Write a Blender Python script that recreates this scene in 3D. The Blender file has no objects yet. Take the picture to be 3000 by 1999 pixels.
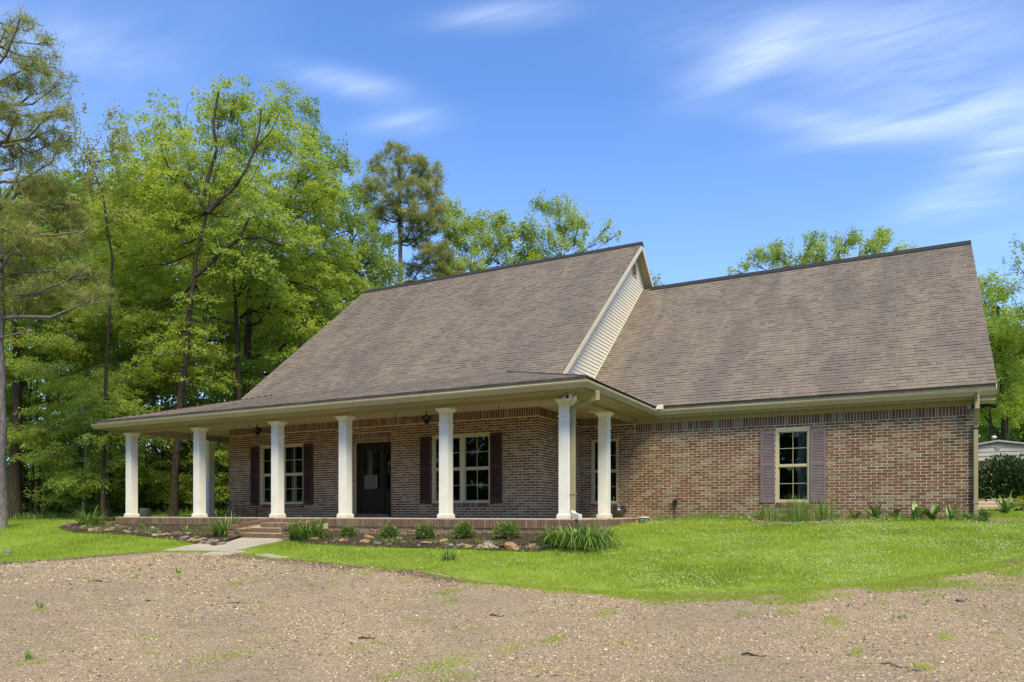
import bpy, math, random
import numpy as np
from mathutils import Vector
random.seed(7); rng = np.random.default_rng(11)
scn = bpy.context.scene
COL = scn.collection
# ------------------------------------------------------------------ camera, sky, sun, exposure
F, PSI, HZ, CZ = 2140.0, math.radians(27.56), 1502.0, 0.14      # focal length and horizon of the photograph (3000 px wide)
SP, CP = math.sin(PSI), math.cos(PSI)
cam_d = bpy.data.cameras.new('camera'); cam = bpy.data.objects.new('camera', cam_d); COL.objects.link(cam)
cam.location = (0, 0, CZ); cam.rotation_euler = (math.radians(90), 0, PSI)
cam_d.lens = F*36/3000; cam_d.sensor_width = 36; cam_d.shift_y = (HZ-999.5)/3000; cam_d.clip_end = 2000
scn.camera = cam
scn.cycles.max_bounces = 14; scn.cycles.diffuse_bounces = 8; scn.cycles.transparent_max_bounces = 16
SUN_EL, SUN_AZ = math.radians(51), math.radians(138)             # azimuth clockwise from +Y (the sun stands behind the camera)
SUN_STRENGTH, SUN_ANGLE, SKY_STRENGTH, EXPOSURE = 3.2, math.radians(25), 0.122, 0.74
world = bpy.data.worlds.new('World'); scn.world = world; world.use_nodes = True
scn.view_settings.view_transform = 'Standard'; scn.view_settings.look = 'None'
scn.view_settings.gamma = 1; scn.view_settings.use_curve_mapping = False; scn.view_settings.exposure = EXPOSURE
sd = bpy.data.lights.new('sun', 'SUN'); sd.energy = SUN_STRENGTH; sd.angle = SUN_ANGLE; sd.color = (1, .90, .61)
sun = bpy.data.objects.new('sun', sd); COL.objects.link(sun)
sdir = Vector((math.sin(SUN_AZ)*math.cos(SUN_EL), math.cos(SUN_AZ)*math.cos(SUN_EL), math.sin(SUN_EL)))
sun.rotation_euler = sdir.to_track_quat('Z', 'Y').to_euler(); sun.location = (0, -20, 30)

def pix(u, v, zc):
    """world point seen at (u,v) of the photograph at camera depth zc (a layout aid)"""
    xc = (u-1500)/F*zc
    return np.array((xc*CP-zc*SP, xc*SP+zc*CP, CZ+(HZ-v)*zc/F))
def proj(P):
    P = np.asarray(P, float); zc = -P[..., 0]*SP+P[..., 1]*CP; xc = P[..., 0]*CP+P[..., 1]*SP
    zs = np.where(zc > .1, zc, .1)
    return 1500+F*xc/zs, HZ-F*(P[..., 2]-CZ)/zs, zc

class NT:
    def __init__(s, tree): s.t = tree; s.n = tree.nodes; s.l = tree.links
    def new(s, typ, **kw):
        nd = s.n.new(typ)
        for k, v in kw.items():
            if k.startswith('i_'):
                key = k[2:]; key = int(key) if key.isdigit() else key.replace('_', ' ')
                s.put(nd, key, v)
            else: setattr(nd, k, v)
        return nd
    def put(s, nd, key, v):
        sk = nd.inputs[key]
        if isinstance(v, bpy.types.NodeSocket): s.l.new(v, sk)
        else:
            if sk.type == 'RGBA' and len(v) == 3: v = (*v, 1)
            sk.default_value = v
    def math(s, op, a, b=0.0, c=None, clamp=False):
        nd = s.n.new('ShaderNodeMath'); nd.operation = op; nd.use_clamp = clamp
        s.put(nd, 0, a); s.put(nd, 1, b)
        if c is not None: s.put(nd, 2, c)
        return nd.outputs[0]
    def vmath(s, op, a, b=(0, 0, 0), out=0):
        nd = s.n.new('ShaderNodeVectorMath'); nd.operation = op; s.put(nd, 0, a); s.put(nd, 1, b); return nd.outputs[out]
    def mix(s, f, a, b, typ='MIX'):
        nd = s.n.new('ShaderNodeMix'); nd.data_type = 'RGBA'; nd.blend_type = typ
        s.put(nd, 0, f); s.put(nd, 6, a); s.put(nd, 7, b); return nd.outputs[2]
    def noise(s, vec, scale, detail=3, rough=.55, dist=0.0):
        nd = s.n.new('ShaderNodeTexNoise'); s.put(nd, 'Vector', vec); s.put(nd, 'Scale', scale)
        s.put(nd, 'Detail', detail); s.put(nd, 'Roughness', rough); s.put(nd, 'Distortion', dist); return nd.outputs[0]
    def ramp(s, f, stops, interp='LINEAR'):
        nd = s.n.new('ShaderNodeValToRGB'); cr = nd.color_ramp; cr.interpolation = interp
        while len(cr.elements) < len(stops): cr.elements.new(.5)
        for e, (p, c) in zip(cr.elements, stops):
            e.position = p; e.color = (*c, 1) if len(c) == 3 else c
        s.put(nd, 0, f); return nd.outputs[0]
    def rng(s, f, a, b, c=0.0, d=1.0):
        nd = s.n.new('ShaderNodeMapRange'); nd.clamp = True
        for i, v in enumerate((f, a, b, c, d)): s.put(nd, i, v)
        return nd.outputs[0]

def build_world():
    T = NT(world.node_tree); T.n.clear()
    sky = T.new('ShaderNodeTexSky'); sky.sky_type = 'NISHITA'; sky.sun_disc = False
    sky.sun_elevation = SUN_EL; sky.sun_rotation = SUN_AZ; sky.air_density = 1.0; sky.dust_density = 0.3; sky.ozone_density = 2.2
    tc = T.new('ShaderNodeTexCoord'); d = T.vmath('NORMALIZE', tc.outputs['Generated'])
    sep = T.new('ShaderNodeSeparateXYZ', i_0=d); z = T.math('MAXIMUM', sep.outputs[2], .03)
    pl = T.new('ShaderNodeCombineXYZ', i_0=T.math('DIVIDE', sep.outputs[0], z), i_1=T.math('DIVIDE', sep.outputs[1], z)).outputs[0]
    warp = T.noise(d, 9, 3, .6)
    # soft wisps: centre (px), half sizes (px), tilt (deg), strength
    W = [(2180, 190, 190, 60, 14, .55), (2330, 130, 420, 130, -14, .30), (2700, 90, 420, 110, -10, .36), (2900, 300, 330, 110, -16, .48), (2960, 440, 260, 70, 22, .45), (2560, 400, 260, 34, -4, .30),
         (1480, 45, 190, 40, 4, .5), (1030, 245, 160, 42, -3, .5), (1190, 360, 120, 40, 8, .42), (2760, 620, 200, 40, 0, .32), (150, 130, 260, 90, 12, .22),
         (2450, 360, 300, 50, -16, .3)]
    tot = None
    for (u, v, su, sv, tilt, amp) in W:
        c = Vector(pix(u, v, 100)) - Vector((0, 0, CZ)); L = c.length
        ct, st = math.cos(math.radians(tilt)), math.sin(math.radians(tilt))
        a = Vector(pix(u+su*ct, v-su*st, 100))-Vector((0, 0, CZ)); b = Vector(pix(u+sv*st, v+sv*ct, 100))-Vector((0, 0, CZ))
        cn = c.normalized(); e1 = (a.normalized()-cn); e2 = (b.normalized()-cn); l1, l2 = e1.length, e2.length
        df = T.vmath('SUBTRACT', d, tuple(cn))
        p = T.math('DIVIDE', T.vmath('DOT_PRODUCT', df, tuple(e1.normalized()), 1), l1)
        q = T.math('DIVIDE', T.vmath('DOT_PRODUCT', df, tuple(e2.normalized()), 1), l2)
        r2 = T.math('ADD', T.math('MULTIPLY', p, p), T.math('MULTIPLY', q, q))
        g = T.math('MULTIPLY', T.math('EXPONENT', T.math('MULTIPLY', r2, -1.1)), amp)
        tot = g if tot is None else T.math('ADD', tot, g)
    mp = T.new('ShaderNodeMapping'); T.put(mp, 'Vector', pl); mp.inputs['Rotation'].default_value = (0, 0, math.radians(35)); mp.inputs['Scale'].default_value = (1, 3.4, 1)
    st1 = T.math('ADD', T.math('MULTIPLY', T.noise(mp.outputs[0], 1.5, 6, .55, 1.2), .7), T.math('MULTIPLY', T.noise(mp.outputs[0], 5.5, 6, .62, .8), .3))
    wisp = T.rng(st1, .34, .68)
    big = T.rng(T.noise(pl, .45, 3, .5), .5, .75)
    cl = T.math('MULTIPLY', T.math('ADD', tot, T.math('MULTIPLY', big, .18)), T.math('ADD', T.math('MULTIPLY', wisp, .75), .22))
    haze = T.rng(sep.outputs[2], 0.0, .5, .22, .0)
    cl = T.math('MINIMUM', T.math('ADD', cl, haze), .93)
    skyc = T.mix(1.0, sky.outputs[0], (.76, 1.01, 1.36), 'MULTIPLY')
    col = T.mix(T.math('MULTIPLY', cl, .86), skyc, (6.0, 6.8, 8.0))
    bg = T.new('ShaderNodeBackground', i_0=col, i_1=SKY_STRENGTH); out = T.new('ShaderNodeOutputWorld'); T.l.new(bg.outputs[0], out.inputs[0])
build_world()

# ------------------------------------------------------------------ materials
def mat(name):
    m = bpy.data.materials.new(name); m.use_nodes = True; T = NT(m.node_tree); T.n.clear()
    out = T.new('ShaderNodeOutputMaterial'); return m, T, out
def principled(T, out, col, rough=.6, bump=None, spec=.5, metal=0.0):
    b = T.new('ShaderNodeBsdfPrincipled', i_Base_Color=col, i_Roughness=rough); T.put(b, 'Metallic', metal); T.put(b, 'Specular IOR Level', spec)
    if bump is not None:
        bp = T.new('ShaderNodeBump', i_Strength=bump[1], i_Distance=bump[2], i_Height=bump[0]); T.l.new(bp.outputs[0], b.inputs['Normal'])
    T.l.new(b.outputs[0], out.inputs[0]); return b
def pos(T): return T.new('ShaderNodeNewGeometry').outputs['Position']
def attr(T, n='tint'): return T.new('ShaderNodeAttribute', attribute_name=n).outputs['Fac']
def simple(name, col, rough=.6, var=.15, scale=6, bump=0, spec=.4, metal=0.0):
    m, T, out = mat(name); p = pos(T); n = T.noise(p, scale, 4, .6)
    dark = tuple(c*(1-var) for c in col); lite = tuple(min(1, c*(1+var)) for c in col)
    principled(T, out, T.ramp(n, [(.3, dark), (.7, lite)]), rough, (T.noise(p, scale*12, 3), bump, .01) if bump else None, spec, metal); return m

def brick_mat():
    m, T, out = mat('brick'); p = pos(T); t = attr(T)
    base = T.ramp(t, [(0, (.170, .074, .054)), (.22, (.125, .056, .041)), (.42, (.190, .088, .062)), (.56, (.095, .048, .036)), (.68, (.155, .080, .056)),
                      (.78, (.175, .128, .090)), (.9, (.235, .188, .133)), (1, (.16, .138, .098))])
    n1 = T.noise(p, 22, 5, .7); smear = T.rng(T.math('ADD', n1, T.math('MULTIPLY', T.noise(p, 1.1, 3), .55)), .80, .98)
    c = T.mix(T.math('MULTIPLY', smear, .5), base, (.36, .30, .21))
    n2 = T.noise(p, 70, 3, .6); c = T.mix(T.rng(n2, .56, .74, 0, .45), c, (.055, .032, .028))
    sp = T.new('ShaderNodeSeparateXYZ', i_0=p); low = T.rng(T.math('ADD', sp.outputs[2], T.math('MULTIPLY', T.noise(p, 2.5, 4), .5)), .25, .5, .45, 0)
    c = T.mix(low, c, (.20, .14, .095))
    principled(T, out, c, .9, (T.noise(p, 90, 4, .7), .5, .006), .2); return m
def mortar_mat():
    m, T, out = mat('mortar'); p = pos(T)
    c = T.ramp(T.noise(p, 5, 5, .7), [(.3, (.47, .39, .235)), (.7, (.65, .55, .365))])
    principled(T, out, c, .95, (T.noise(p, 120, 3), .5, .006), .15); return m
def shingle_mat():
    m, T, out = mat('shingle'); p = pos(T); t = attr(T)
    base = T.ramp(t, [(0, (.132, .100, .074)), (.2, (.172, .133, .097)), (.5, (.200, .156, .113)), (.85, (.226, .179, .130)), (1, (.178, .139, .103))])
    mp = T.new('ShaderNodeMapping'); T.put(mp, 'Vector', p); mp.inputs['Rotation'].default_value = (0, 0, 0); mp.inputs['Scale'].default_value = (1.1, .34, .34)
    mp.inputs['Location'].default_value = (3.1, 1.7, .4)
    st = T.rng(T.noise(mp.outputs[0], .95, 6, .66, .5), .42, .62)
    c = T.mix(T.math('MULTIPLY', st, .66), base, (.078, .064, .060))
    g = T.noise(p, 160, 2, .6); c = T.mix(.35, c, T.ramp(g, [(.35, (.08, .065, .06)), (.65, (.34, .28, .24))]))
    principled(T, out, c, .92, (g, .35, .004), .2); return m
def foliage_mat(name, stops, trans=.35, rough=.55):
    m, T, out = mat(name); p = pos(T); t = attr(T)
    c = T.ramp(t, stops)
    n = T.noise(p, .55, 3, .6)
    c = T.mix(T.rng(n, .42, .70, .0, .18), c, stops[0][1])
    tc = T.mix(1.0, c, (1.42, 1.45, .95), 'MULTIPLY')
    b = T.new('ShaderNodeBsdfPrincipled', i_Base_Color=c, i_Roughness=rough); T.put(b, 'Specular IOR Level', .35)
    tr = T.new('ShaderNodeBsdfTranslucent', i_Color=tc); mx = T.new('ShaderNodeMixShader', i_Fac=trans)
    T.l.new(b.outputs[0], mx.inputs[1]); T.l.new(tr.outputs[0], mx.inputs[2]); T.l.new(mx.outputs[0], out.inputs[0]); return m
def ground_mat():
    m, T, out = mat('soil_and_turf'); p = pos(T); k = attr(T, 'turf')
    lawn = T.ramp(T.noise(p, 3.2, 5, .65), [(.3, (.15, .20, .028)), (.55, (.23, .30, .042)), (.75, (.30, .33, .09))])
    wood = T.ramp(T.noise(p, 2.3, 5, .7), [(.3, (.035, .028, .016)), (.6, (.075, .055, .03)), (.8, (.06, .08, .02))])
    f = T.rng(T.math('ADD', k, T.math('MULTIPLY', T.math('SUBTRACT', T.noise(p, 1.5, 4), .5), .8)), .35, .65)
    principled(T, out, T.mix(f, wood, lawn), .95, (T.noise(p, 25, 5, .7), .6, .03), .1); return m
def gravel_mat():
    m, T, out = mat('gravel'); p = pos(T)
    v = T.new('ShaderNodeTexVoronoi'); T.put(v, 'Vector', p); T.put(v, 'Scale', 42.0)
    c = T.ramp(v.outputs['Color'], [(0, (.085, .058, .04)), (.3, (.25, .17, .105)), (.55, (.41, .285, .17)), (.8, (.29, .21, .145)), (1, (.52, .40, .26))])  # finer soil, its colour darkened to stand for shadows between the loose stones
    lg = T.noise(p, .5, 5, .65); c = T.mix(T.rng(lg, .42, .62, 0, .6), c, (.20, .16, .115)); c = T.mix(T.rng(T.noise(p, 1.3, 4, .6), .52, .7, 0, .5), c, (.40, .33, .20))
    sand = T.noise(p, 230, 2); c = T.mix(.4, c, T.ramp(sand, [(.3, (.2, .14, .1)), (.7, (.5, .38, .27))]))
    gr = T.rng(T.math('ADD', T.noise(p, 2.4, 5, .75), T.math('MULTIPLY', T.noise(p, 17, 3), .25)), .66, .80, 0, .65); c = T.mix(gr, c, (.19, .20, .055))
    h = T.math('ADD', T.math('MULTIPLY', T.math('SUBTRACT', 1.0, v.outputs['Distance']), .6), T.noise(p, 6, 4))
    principled(T, out, c, .95, (h, .9, .02), .15); return m
def pebble_mat():
    m, T, out = mat('pebbles'); t = attr(T)
    c = T.ramp(t, [(0, (.06, .05, .045)), (.14, (.17, .125, .08)), (.38, (.44, .295, .165)), (.62, (.58, .415, .235)), (.82, (.37, .29, .205)), (.94, (.74, .64, .46)), (1, (.33, .17, .09))])
    p = pos(T); c = T.mix(T.rng(T.noise(p, .55, 5, .65), .42, .62, 0, .55), c, (.19, .165, .14)); c = T.mix(T.rng(T.noise(p, 1.4, 5, .65), .52, .68, 0, .5), c, (.48, .39, .25))
    c = T.mix(T.rng(T.math('ADD', T.noise(p, 2.4, 5, .75), T.math('MULTIPLY', T.noise(p, 17, 3), .25)), .68, .82, 0, .5), c, (.20, .215, .06))
    principled(T, out, c, .85, None, .25); return m
def bark_mat(name, a, b, sc=8):
    m, T, out = mat(name); tc = T.new('ShaderNodeNewGeometry').outputs['Position']
    mp = T.new('ShaderNodeMapping'); T.put(mp, 'Vector', tc); mp.inputs['Scale'].default_value = (1, 1, .22)
    n = T.noise(mp.outputs[0], sc*3, 5, .7)
    principled(T, out, T.ramp(n, [(.35, a), (.65, b)]), .95, (n, 1.0, .04), .1); return m
def glass_mat():
    m, T, out = mat('window_glass')
    fr = T.new('ShaderNodeFresnel', i_IOR=1.5); gl = T.new('ShaderNodeBsdfGlossy', i_Color=(.9, .95, .95), i_Roughness=.015)
    tr = T.new('ShaderNodeBsdfTransparent', i_Color=(.46, .50, .47)); mx = T.new('ShaderNodeMixShader', i_Fac=T.math('ADD', T.math('MULTIPLY', fr.outputs[0], .8), .01))
    T.l.new(tr.outputs[0], mx.inputs[1]); T.l.new(gl.outputs[0], mx.inputs[2]); T.l.new(mx.outputs[0], out.inputs[0]); return m
def rock_mat():
    m, T, out = mat('sandstone'); p = pos(T); oi = T.new('ShaderNodeObjectInfo').outputs['Random']
    c = T.ramp(oi, [(0, (.30, .20, .11)), (.2, (.42, .30, .18)), (.45, (.26, .21, .15)), (.7, (.48, .38, .26)), (.85, (.20, .17, .13)), (1, (.50, .25, .12))])
    c = T.mix(T.rng(T.noise(p, 16, 5, .7), .42, .64, 0, .6), c, (.13, .10, .065)); c = T.mix(T.rng(T.noise(p, 5, 3), .55, .7, 0, .3), c, (.15, .17, .06))
    principled(T, out, c, .9, (T.noise(p, 30, 5, .7), .8, .02), .2); return m
def ceiling_mat(name, col, axis, pitch):
    m, T, out = mat(name); p = pos(T); sep = T.new('ShaderNodeSeparateXYZ', i_0=p)
    fr = T.math('FRACT', T.math('DIVIDE', sep.outputs[axis], pitch)); g = T.rng(T.math('ABSOLUTE', T.math('SUBTRACT', fr, .5)), .40, .5)
    n = T.noise(p, 2, 3); c = T.mix(T.math('MULTIPLY', n, .2), col, tuple(x*.8 for x in col))
    principled(T, out, c, .5, (T.math('SUBTRACT', 1.0, g), 1.0, .012), .3); return m
M = {}
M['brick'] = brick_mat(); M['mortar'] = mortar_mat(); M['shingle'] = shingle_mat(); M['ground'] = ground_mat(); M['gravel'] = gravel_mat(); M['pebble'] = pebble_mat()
M['glass'] = glass_mat(); M['rock'] = rock_mat()
def column_paint():
    m, T, out = mat('white_paint'); p = pos(T); sp = T.new('ShaderNodeSeparateXYZ', i_0=p)
    c = T.ramp(T.noise(p, 3, 5, .6), [(.3, (.68, .65, .57)), (.7, (.77, .74, .66))])
    low = T.rng(T.math('ADD', sp.outputs[2], T.math('MULTIPLY', T.noise(p, 9, 4, .7), .22)), .12, .30, .4, 0)
    principled(T, out, T.mix(low, c, (.42, .34, .23)), .5, (T.noise(p, 40, 3), .15, .004), .35); return m
M['white'] = column_paint()
M['beam'] = simple('beam_trim', (.35, .30, .18), .45, .06, 3)
M['cream'] = simple('cream_trim', (.58, .51, .37), .4, .06, 3)
M['tan'] = simple('tan_gutter', (.31, .26, .15), .28, .07, 2)
M['soffit'] = ceiling_mat('soffit_vinyl', (.36, .30, .17), 0, .1)
M['soffit_y'] = ceiling_mat('soffit_vinyl_side', (.36, .30, .17), 1, .1)
M['ceiling'] = ceiling_mat('porch_ceiling', (.50, .43, .27), 1, .15)
M['siding'] = simple('cream_siding', (.72, .64, .50), .5, .04, 2)
M['frame'] = simple('window_trim', (.43, .38, .25), .4, .05, 4)
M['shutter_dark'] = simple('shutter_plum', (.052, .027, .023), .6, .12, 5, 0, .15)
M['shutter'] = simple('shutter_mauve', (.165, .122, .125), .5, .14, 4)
M['wood'] = simple('dark_door_wood', (.016, .009, .006), .5, .3, 6, 0, .15)
M['black'] = simple('black_metal', (.012, .012, .013), .4, .2, 5)
M['ridge'] = simple('ridge_cap_dark', (.022, .021, .019), .8, .2, 5)
M['concrete'] = simple('concrete', (.42, .355, .275), .9, .14, 3, .4, .2)
M['slab'] = simple('porch_slab', (.52, .44, .33), .85, .15, 3, .4, .2)
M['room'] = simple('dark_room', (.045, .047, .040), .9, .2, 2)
M['curtain'] = simple('pale_curtain', (.33, .42, .44), .9, .12, 3)
M['curtain2'] = simple('grey_curtain', (.09, .088, .075), .9, .12, 3)
M['paper'] = simple('white_paper', (.09, .087, .072), .8, .05, 3)
M['mulch'] = simple('dark_mulch', (.075, .053, .038), .95, .5, 30, .8, .1)
M['dirt'] = simple('bare_dirt', (.24, .17, .12), .95, .3, 12, .8, .1)
M['plate'] = simple('grey_plate', (.22, .23, .21), .5, .1, 4)
M['bronze'] = simple('dark_glazed_pot', (.035, .024, .020), .22, .3, 8, 0, .6)
M['fan_wood'] = simple('fan_blade', (.09, .06, .035), .5, .2, 6)
M['shed_grey'] = simple('grey_shed_siding', (.36, .35, .33), .6, .12, 3)
M['shed_pink'] = simple('pinkish_shed_siding', (.56, .42, .31), .6, .08, 3)
M['tin'] = simple('shed_roof_metal', (.30, .28, .28), .5, .2, 4)
M['blue'] = simple('blue_plastic', (.06, .13, .17), .4, .2, 5)
M['bark'] = bark_mat('dark_bark', (.022, .018, .013), (.075, .058, .042))
M['bark_grey'] = bark_mat('grey_bark', (.095, .085, .08), (.25, .22, .205))
M['bark_twig'] = bark_mat('pale_twig_bark', (.20, .18, .15), (.34, .31, .27))
M['cut_wood'] = simple('weathered_wood', (.20, .17, .14), .9, .3, 14, .5, .1)
M['lime'] = foliage_mat('spring_leaves', [(0, (.18, .24, .036)), (.35, (.29, .36, .052)), (.7, (.38, .44, .078)), (1, (.50, .54, .15))], .54)
M['green'] = foliage_mat('green_leaves', [(0, (.12, .175, .036)), (.35, (.20, .28, .052)), (.7, (.28, .355, .072)), (1, (.39, .45, .12))], .52)
M['under'] = foliage_mat('understory_leaves', [(0, (.15, .205, .040)), (.4, (.255, .32, .060)), (.75, (.345, .405, .085)), (1, (.46, .50, .13))], .55)
M['pine'] = foliage_mat('pine_needles', [(0, (.16, .18, .05)), (.4, (.26, .275, .075)), (.75, (.35, .345, .105)), (1, (.43, .39, .15))], .45)
M['rust'] = foliage_mat('reddish_leaves', [(0, (.10, .085, .035)), (.5, (.17, .14, .055)), (1, (.25, .17, .08))], .3)
M['dark_leaf'] = foliage_mat('glossy_dark_leaves', [(0, (.010, .026, .008)), (.5, (.024, .052, .014)), (.85, (.060, .095, .028)), (1, (.17, .20, .06))], .15, .3)
M['grass'] = foliage_mat('grass_blades', [(0, (.17, .25, .028)), (.3, (.29, .39, .040)), (.7, (.40, .49, .065)), (1, (.56, .55, .20))], .45)
M['lily'] = foliage_mat('strap_leaves', [(0, (.065, .135, .022)), (.5, (.145, .245, .040)), (1, (.28, .37, .085))], .25, .4)
M['hosta'] = foliage_mat('broad_leaves', [(0, (.055, .125, .026)), (.5, (.115, .215, .045)), (1, (.24, .33, .085))], .2, .35)
M['tall_grass'] = foliage_mat('tall_grass', [(0, (.09, .17, .030)), (.5, (.17, .28, .045)), (1, (.32, .40, .10))], .35)
M['flower'] = simple('clover_flower', (.56, .56, .33), .8, .1, 40)
M['shrub'] = foliage_mat('juniper', [(0, (.05, .09, .022)), (.5, (.12, .18, .036)), (1, (.24, .31, .075))], .2)

# ------------------------------------------------------------------ mesh helpers
def link(o, parent=None):
    COL.objects.link(o)
    if parent is not None:
        o.parent = parent; o.matrix_parent_inverse = WI[parent.name] if parent.name in WI else parent.matrix_world.inverted()
    return o
WI = {}
def raw(name, V, Fq, tint=None, m=None, attrs=None):
    V = np.asarray(V, np.float32).reshape(-1, 3); Fq = np.asarray(Fq, np.int32); n, k = Fq.shape
    me = bpy.data.meshes.new(name); me.vertices.add(len(V)); me.vertices.foreach_set('co', V.ravel())
    me.loops.add(n*k); me.loops.foreach_set('vertex_index', Fq.ravel())
    me.polygons.add(n); me.polygons.foreach_set('loop_start', np.arange(0, n*k, k, dtype=np.int32))
    me.polygons.foreach_set('loop_total', np.full(n, k, np.int32))
    if tint is not None:
        a = me.attributes.new('tint', 'FLOAT', 'FACE'); a.data.foreach_set('value', np.asarray(tint, np.float32))
    if attrs:
        for an, av in attrs.items():
            a = me.attributes.new(an, 'FLOAT', 'POINT'); a.data.foreach_set('value', np.asarray(av, np.float32))
    me.update(calc_edges=True)
    if m is not None: me.materials.append(M[m] if isinstance(m, str) else m)
    return me
def obj(name, me, parent=None, smooth=False, **props):
    o = bpy.data.objects.new(name, me)
    if smooth: me.polygons.foreach_set('use_smooth', np.ones(len(me.polygons), bool))
    for k, v in props.items(): o[k] = v
    return link(o, parent)
def empty(name, loc, label, cat, group=None):
    o = bpy.data.objects.new(name, None); o.location = loc; COL.objects.link(o); o['label'] = label; o['category'] = cat
    if group: o['group'] = group
    from mathutils import Matrix
    WI[o.name] = Matrix.Translation(-Vector(loc)); o.empty_display_size = .2
    return o
class MB:
    """collects quads and triangles (a triangle repeats no vertex: kept as degenerate-free separate list)"""
    def __init__(s): s.v = []; s.f = []; s.t = []
    def add(s, vs, fs, t=.5):
        b = len(s.v); s.v.extend([tuple(map(float, p)) for p in vs]); s.f.extend([tuple(b+i for i in f) for f in fs]); s.t.extend([t]*len(fs)); return s
    def box(s, x0, y0, z0, x1, y1, z1, t=.5):
        return s.add([(x0, y0, z0), (x1, y0, z0), (x1, y1, z0), (x0, y1, z0), (x0, y0, z1), (x1, y0, z1), (x1, y1, z1), (x0, y1, z1)],
              [(0, 3, 2, 1), (4, 5, 6, 7), (0, 1, 5, 4), (1, 2, 6, 5), (2, 3, 7, 6), (3, 0, 4, 7)], t)
    def prism(s, poly, d, t=.5):
        """polygon (list of 3D points) extruded by vector d"""
        n = len(poly); d = np.array(d); p = [np.array(q, float) for q in poly]
        s.add(p+[q+d for q in p], [tuple(range(n-1, -1, -1)), tuple(range(n, 2*n))]+[(i, (i+1) % n, n+(i+1) % n, n+i) for i in range(n)], t); return s
    def frustum(s, cx, cy, z0, w0, z1, w1, t=.5):
        a, b = w0/2, w1/2
        return s.add([(cx-a, cy-a, z0), (cx+a, cy-a, z0), (cx+a, cy+a, z0), (cx-a, cy+a, z0), (cx-b, cy-b, z1), (cx+b, cy-b, z1), (cx+b, cy+b, z1), (cx-b, cy+b, z1)],
              [(0, 3, 2, 1), (4, 5, 6, 7), (0, 1, 5, 4), (1, 2, 6, 5), (2, 3, 7, 6), (3, 0, 4, 7)], t)
    def tube(s, pts, r, n=8, t=.5, caps=True):
        pts = [np.array(p, float) for p in pts]; m = len(pts); rr = r if hasattr(r, '__len__') else [r]*m; vs = []
        for i, p in enumerate(pts):
            d = pts[min(i+1, m-1)]-pts[max(i-1, 0)]; d = d/(np.linalg.norm(d)+1e-9)
            a = np.cross(d, (0, 0, 1)) if abs(d[2]) < .9 else np.cross(d, (1, 0, 0)); a = a/np.linalg.norm(a); b = np.cross(d, a)
            for k in range(n):
                th = 2*math.pi*k/n; vs.append(p+rr[i]*(math.cos(th)*a+math.sin(th)*b))
        fs = [(i*n+k, i*n+(k+1) % n, (i+1)*n+(k+1) % n, (i+1)*n+k) for i in range(m-1) for k in range(n)]
        if caps: fs += [tuple(range(n)), tuple((m-1)*n+k for k in range(n-1, -1, -1))]
        return s.add(vs, fs, t)
    def lathe(s, c, prof, n=20, t=.5):
        vs = [(c[0]+r*math.cos(2*math.pi*k/n), c[1]+r*math.sin(2*math.pi*k/n), c[2]+z) for r, z in prof for k in range(n)]
        fs = [(i*n+k, i*n+(k+1) % n, (i+1)*n+(k+1) % n, (i+1)*n+k) for i in range(len(prof)-1) for k in range(n)]
        fs += [tuple(range(n-1, -1, -1)), tuple((len(prof)-1)*n+k for k in range(n))]
        return s.add(vs, fs, t)
    def mesh(s, name, m=None):
        me = bpy.data.meshes.new(name); me.from_pydata(s.v, [], s.f)
        a = me.attributes.new('tint', 'FLOAT', 'FACE'); a.data.foreach_set('value', np.array(s.t, np.float32)); me.update()
        if m: me.materials.append(M[m])
        return me
    def obj(s, name, m, parent=None, smooth=False, **props): return obj(name, s.mesh(name, m), parent, smooth, **props)
def bevel(o, w=.006, seg=2):
    md = o.modifiers.new('bevel', 'BEVEL'); md.width = w; md.segments = seg; md.limit_method = 'ANGLE'; return o

# ------------------------------------------------------------------ terrain
CTRL = [(0, 0, -1.5), (-6, 4, -1.42), (0, 5, -1.4), (-10, 5, -1.3), (-16, 5.5, -1.22), (3, 7, -1.3), (-30, 5, -1.1), (8, 5, -1.3),
        (-21, 14, -.30), (-18, 14, -.38), (-14.9, 13.1, -.52), (-12.9, 13.1, -.52), (-11, 14, -.50), (-8.4, 14, -.46), (-6, 14.2, -.38), (-5.8, 16.5, -.22), (-5.8, 19, -.10),
        (-4, 19.2, -.0), (-1, 19.2, 0.0), (1.6, 19.2, -.02), (4, 19, -.1), (3, 16, -.45), (-1, 15.5, -.40), (-3.5, 15, -.5),
        (-17.6, 9.1, -1.0), (-20, 11, -.82), (-14.9, 11.2, -.76), (-12.9, 11.1, -.75), (-11, 11.1, -.82), (-8, 11.2, -.92), (-5.4, 11, -1.08), (-2.6, 11.2, -1.13), (-1.1, 11.8, -1.02), (.5, 13, -.86), (2.6, 14, -.62),
        (-11, 13.2, -.59), (-7, 13.2, -.60), (-20.5, 13.2, -.40), (-24, 13.5, -.28), (-27, 16, -.15), (-30, 20, -.02), (-24, 20, .05), (-24, 25, .18), (-20, 26, .25), (-33, 15, -.2),
        (-12, 24, .1), (0, 25, .1), (6, 22, .08), (10, 30, .3), (-35, 30, .3), (-25, 40, .5), (0, 45, .6), (30, 30, .3), (30, 0, -1.3), (-60, 10, -.4), (-60, 50, .8), (0, -25, -1.6), (-40, -20, -1.4), (40, 60, 1.0), (-20, 90, 1.5)]
_c = np.array(CTRL)
def _U(r2): return r2*np.log(r2+1e-9)*.5
_n = len(_c); _K = _U(((_c[:, None, :2]-_c[None, :, :2])**2).sum(-1)) + np.eye(_n)*.15
_P = np.c_[np.ones(_n), _c[:, :2]]
_w = np.linalg.solve(np.block([[_K, _P], [_P.T, np.zeros((3, 3))]]), np.r_[_c[:, 2], 0, 0, 0])
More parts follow.
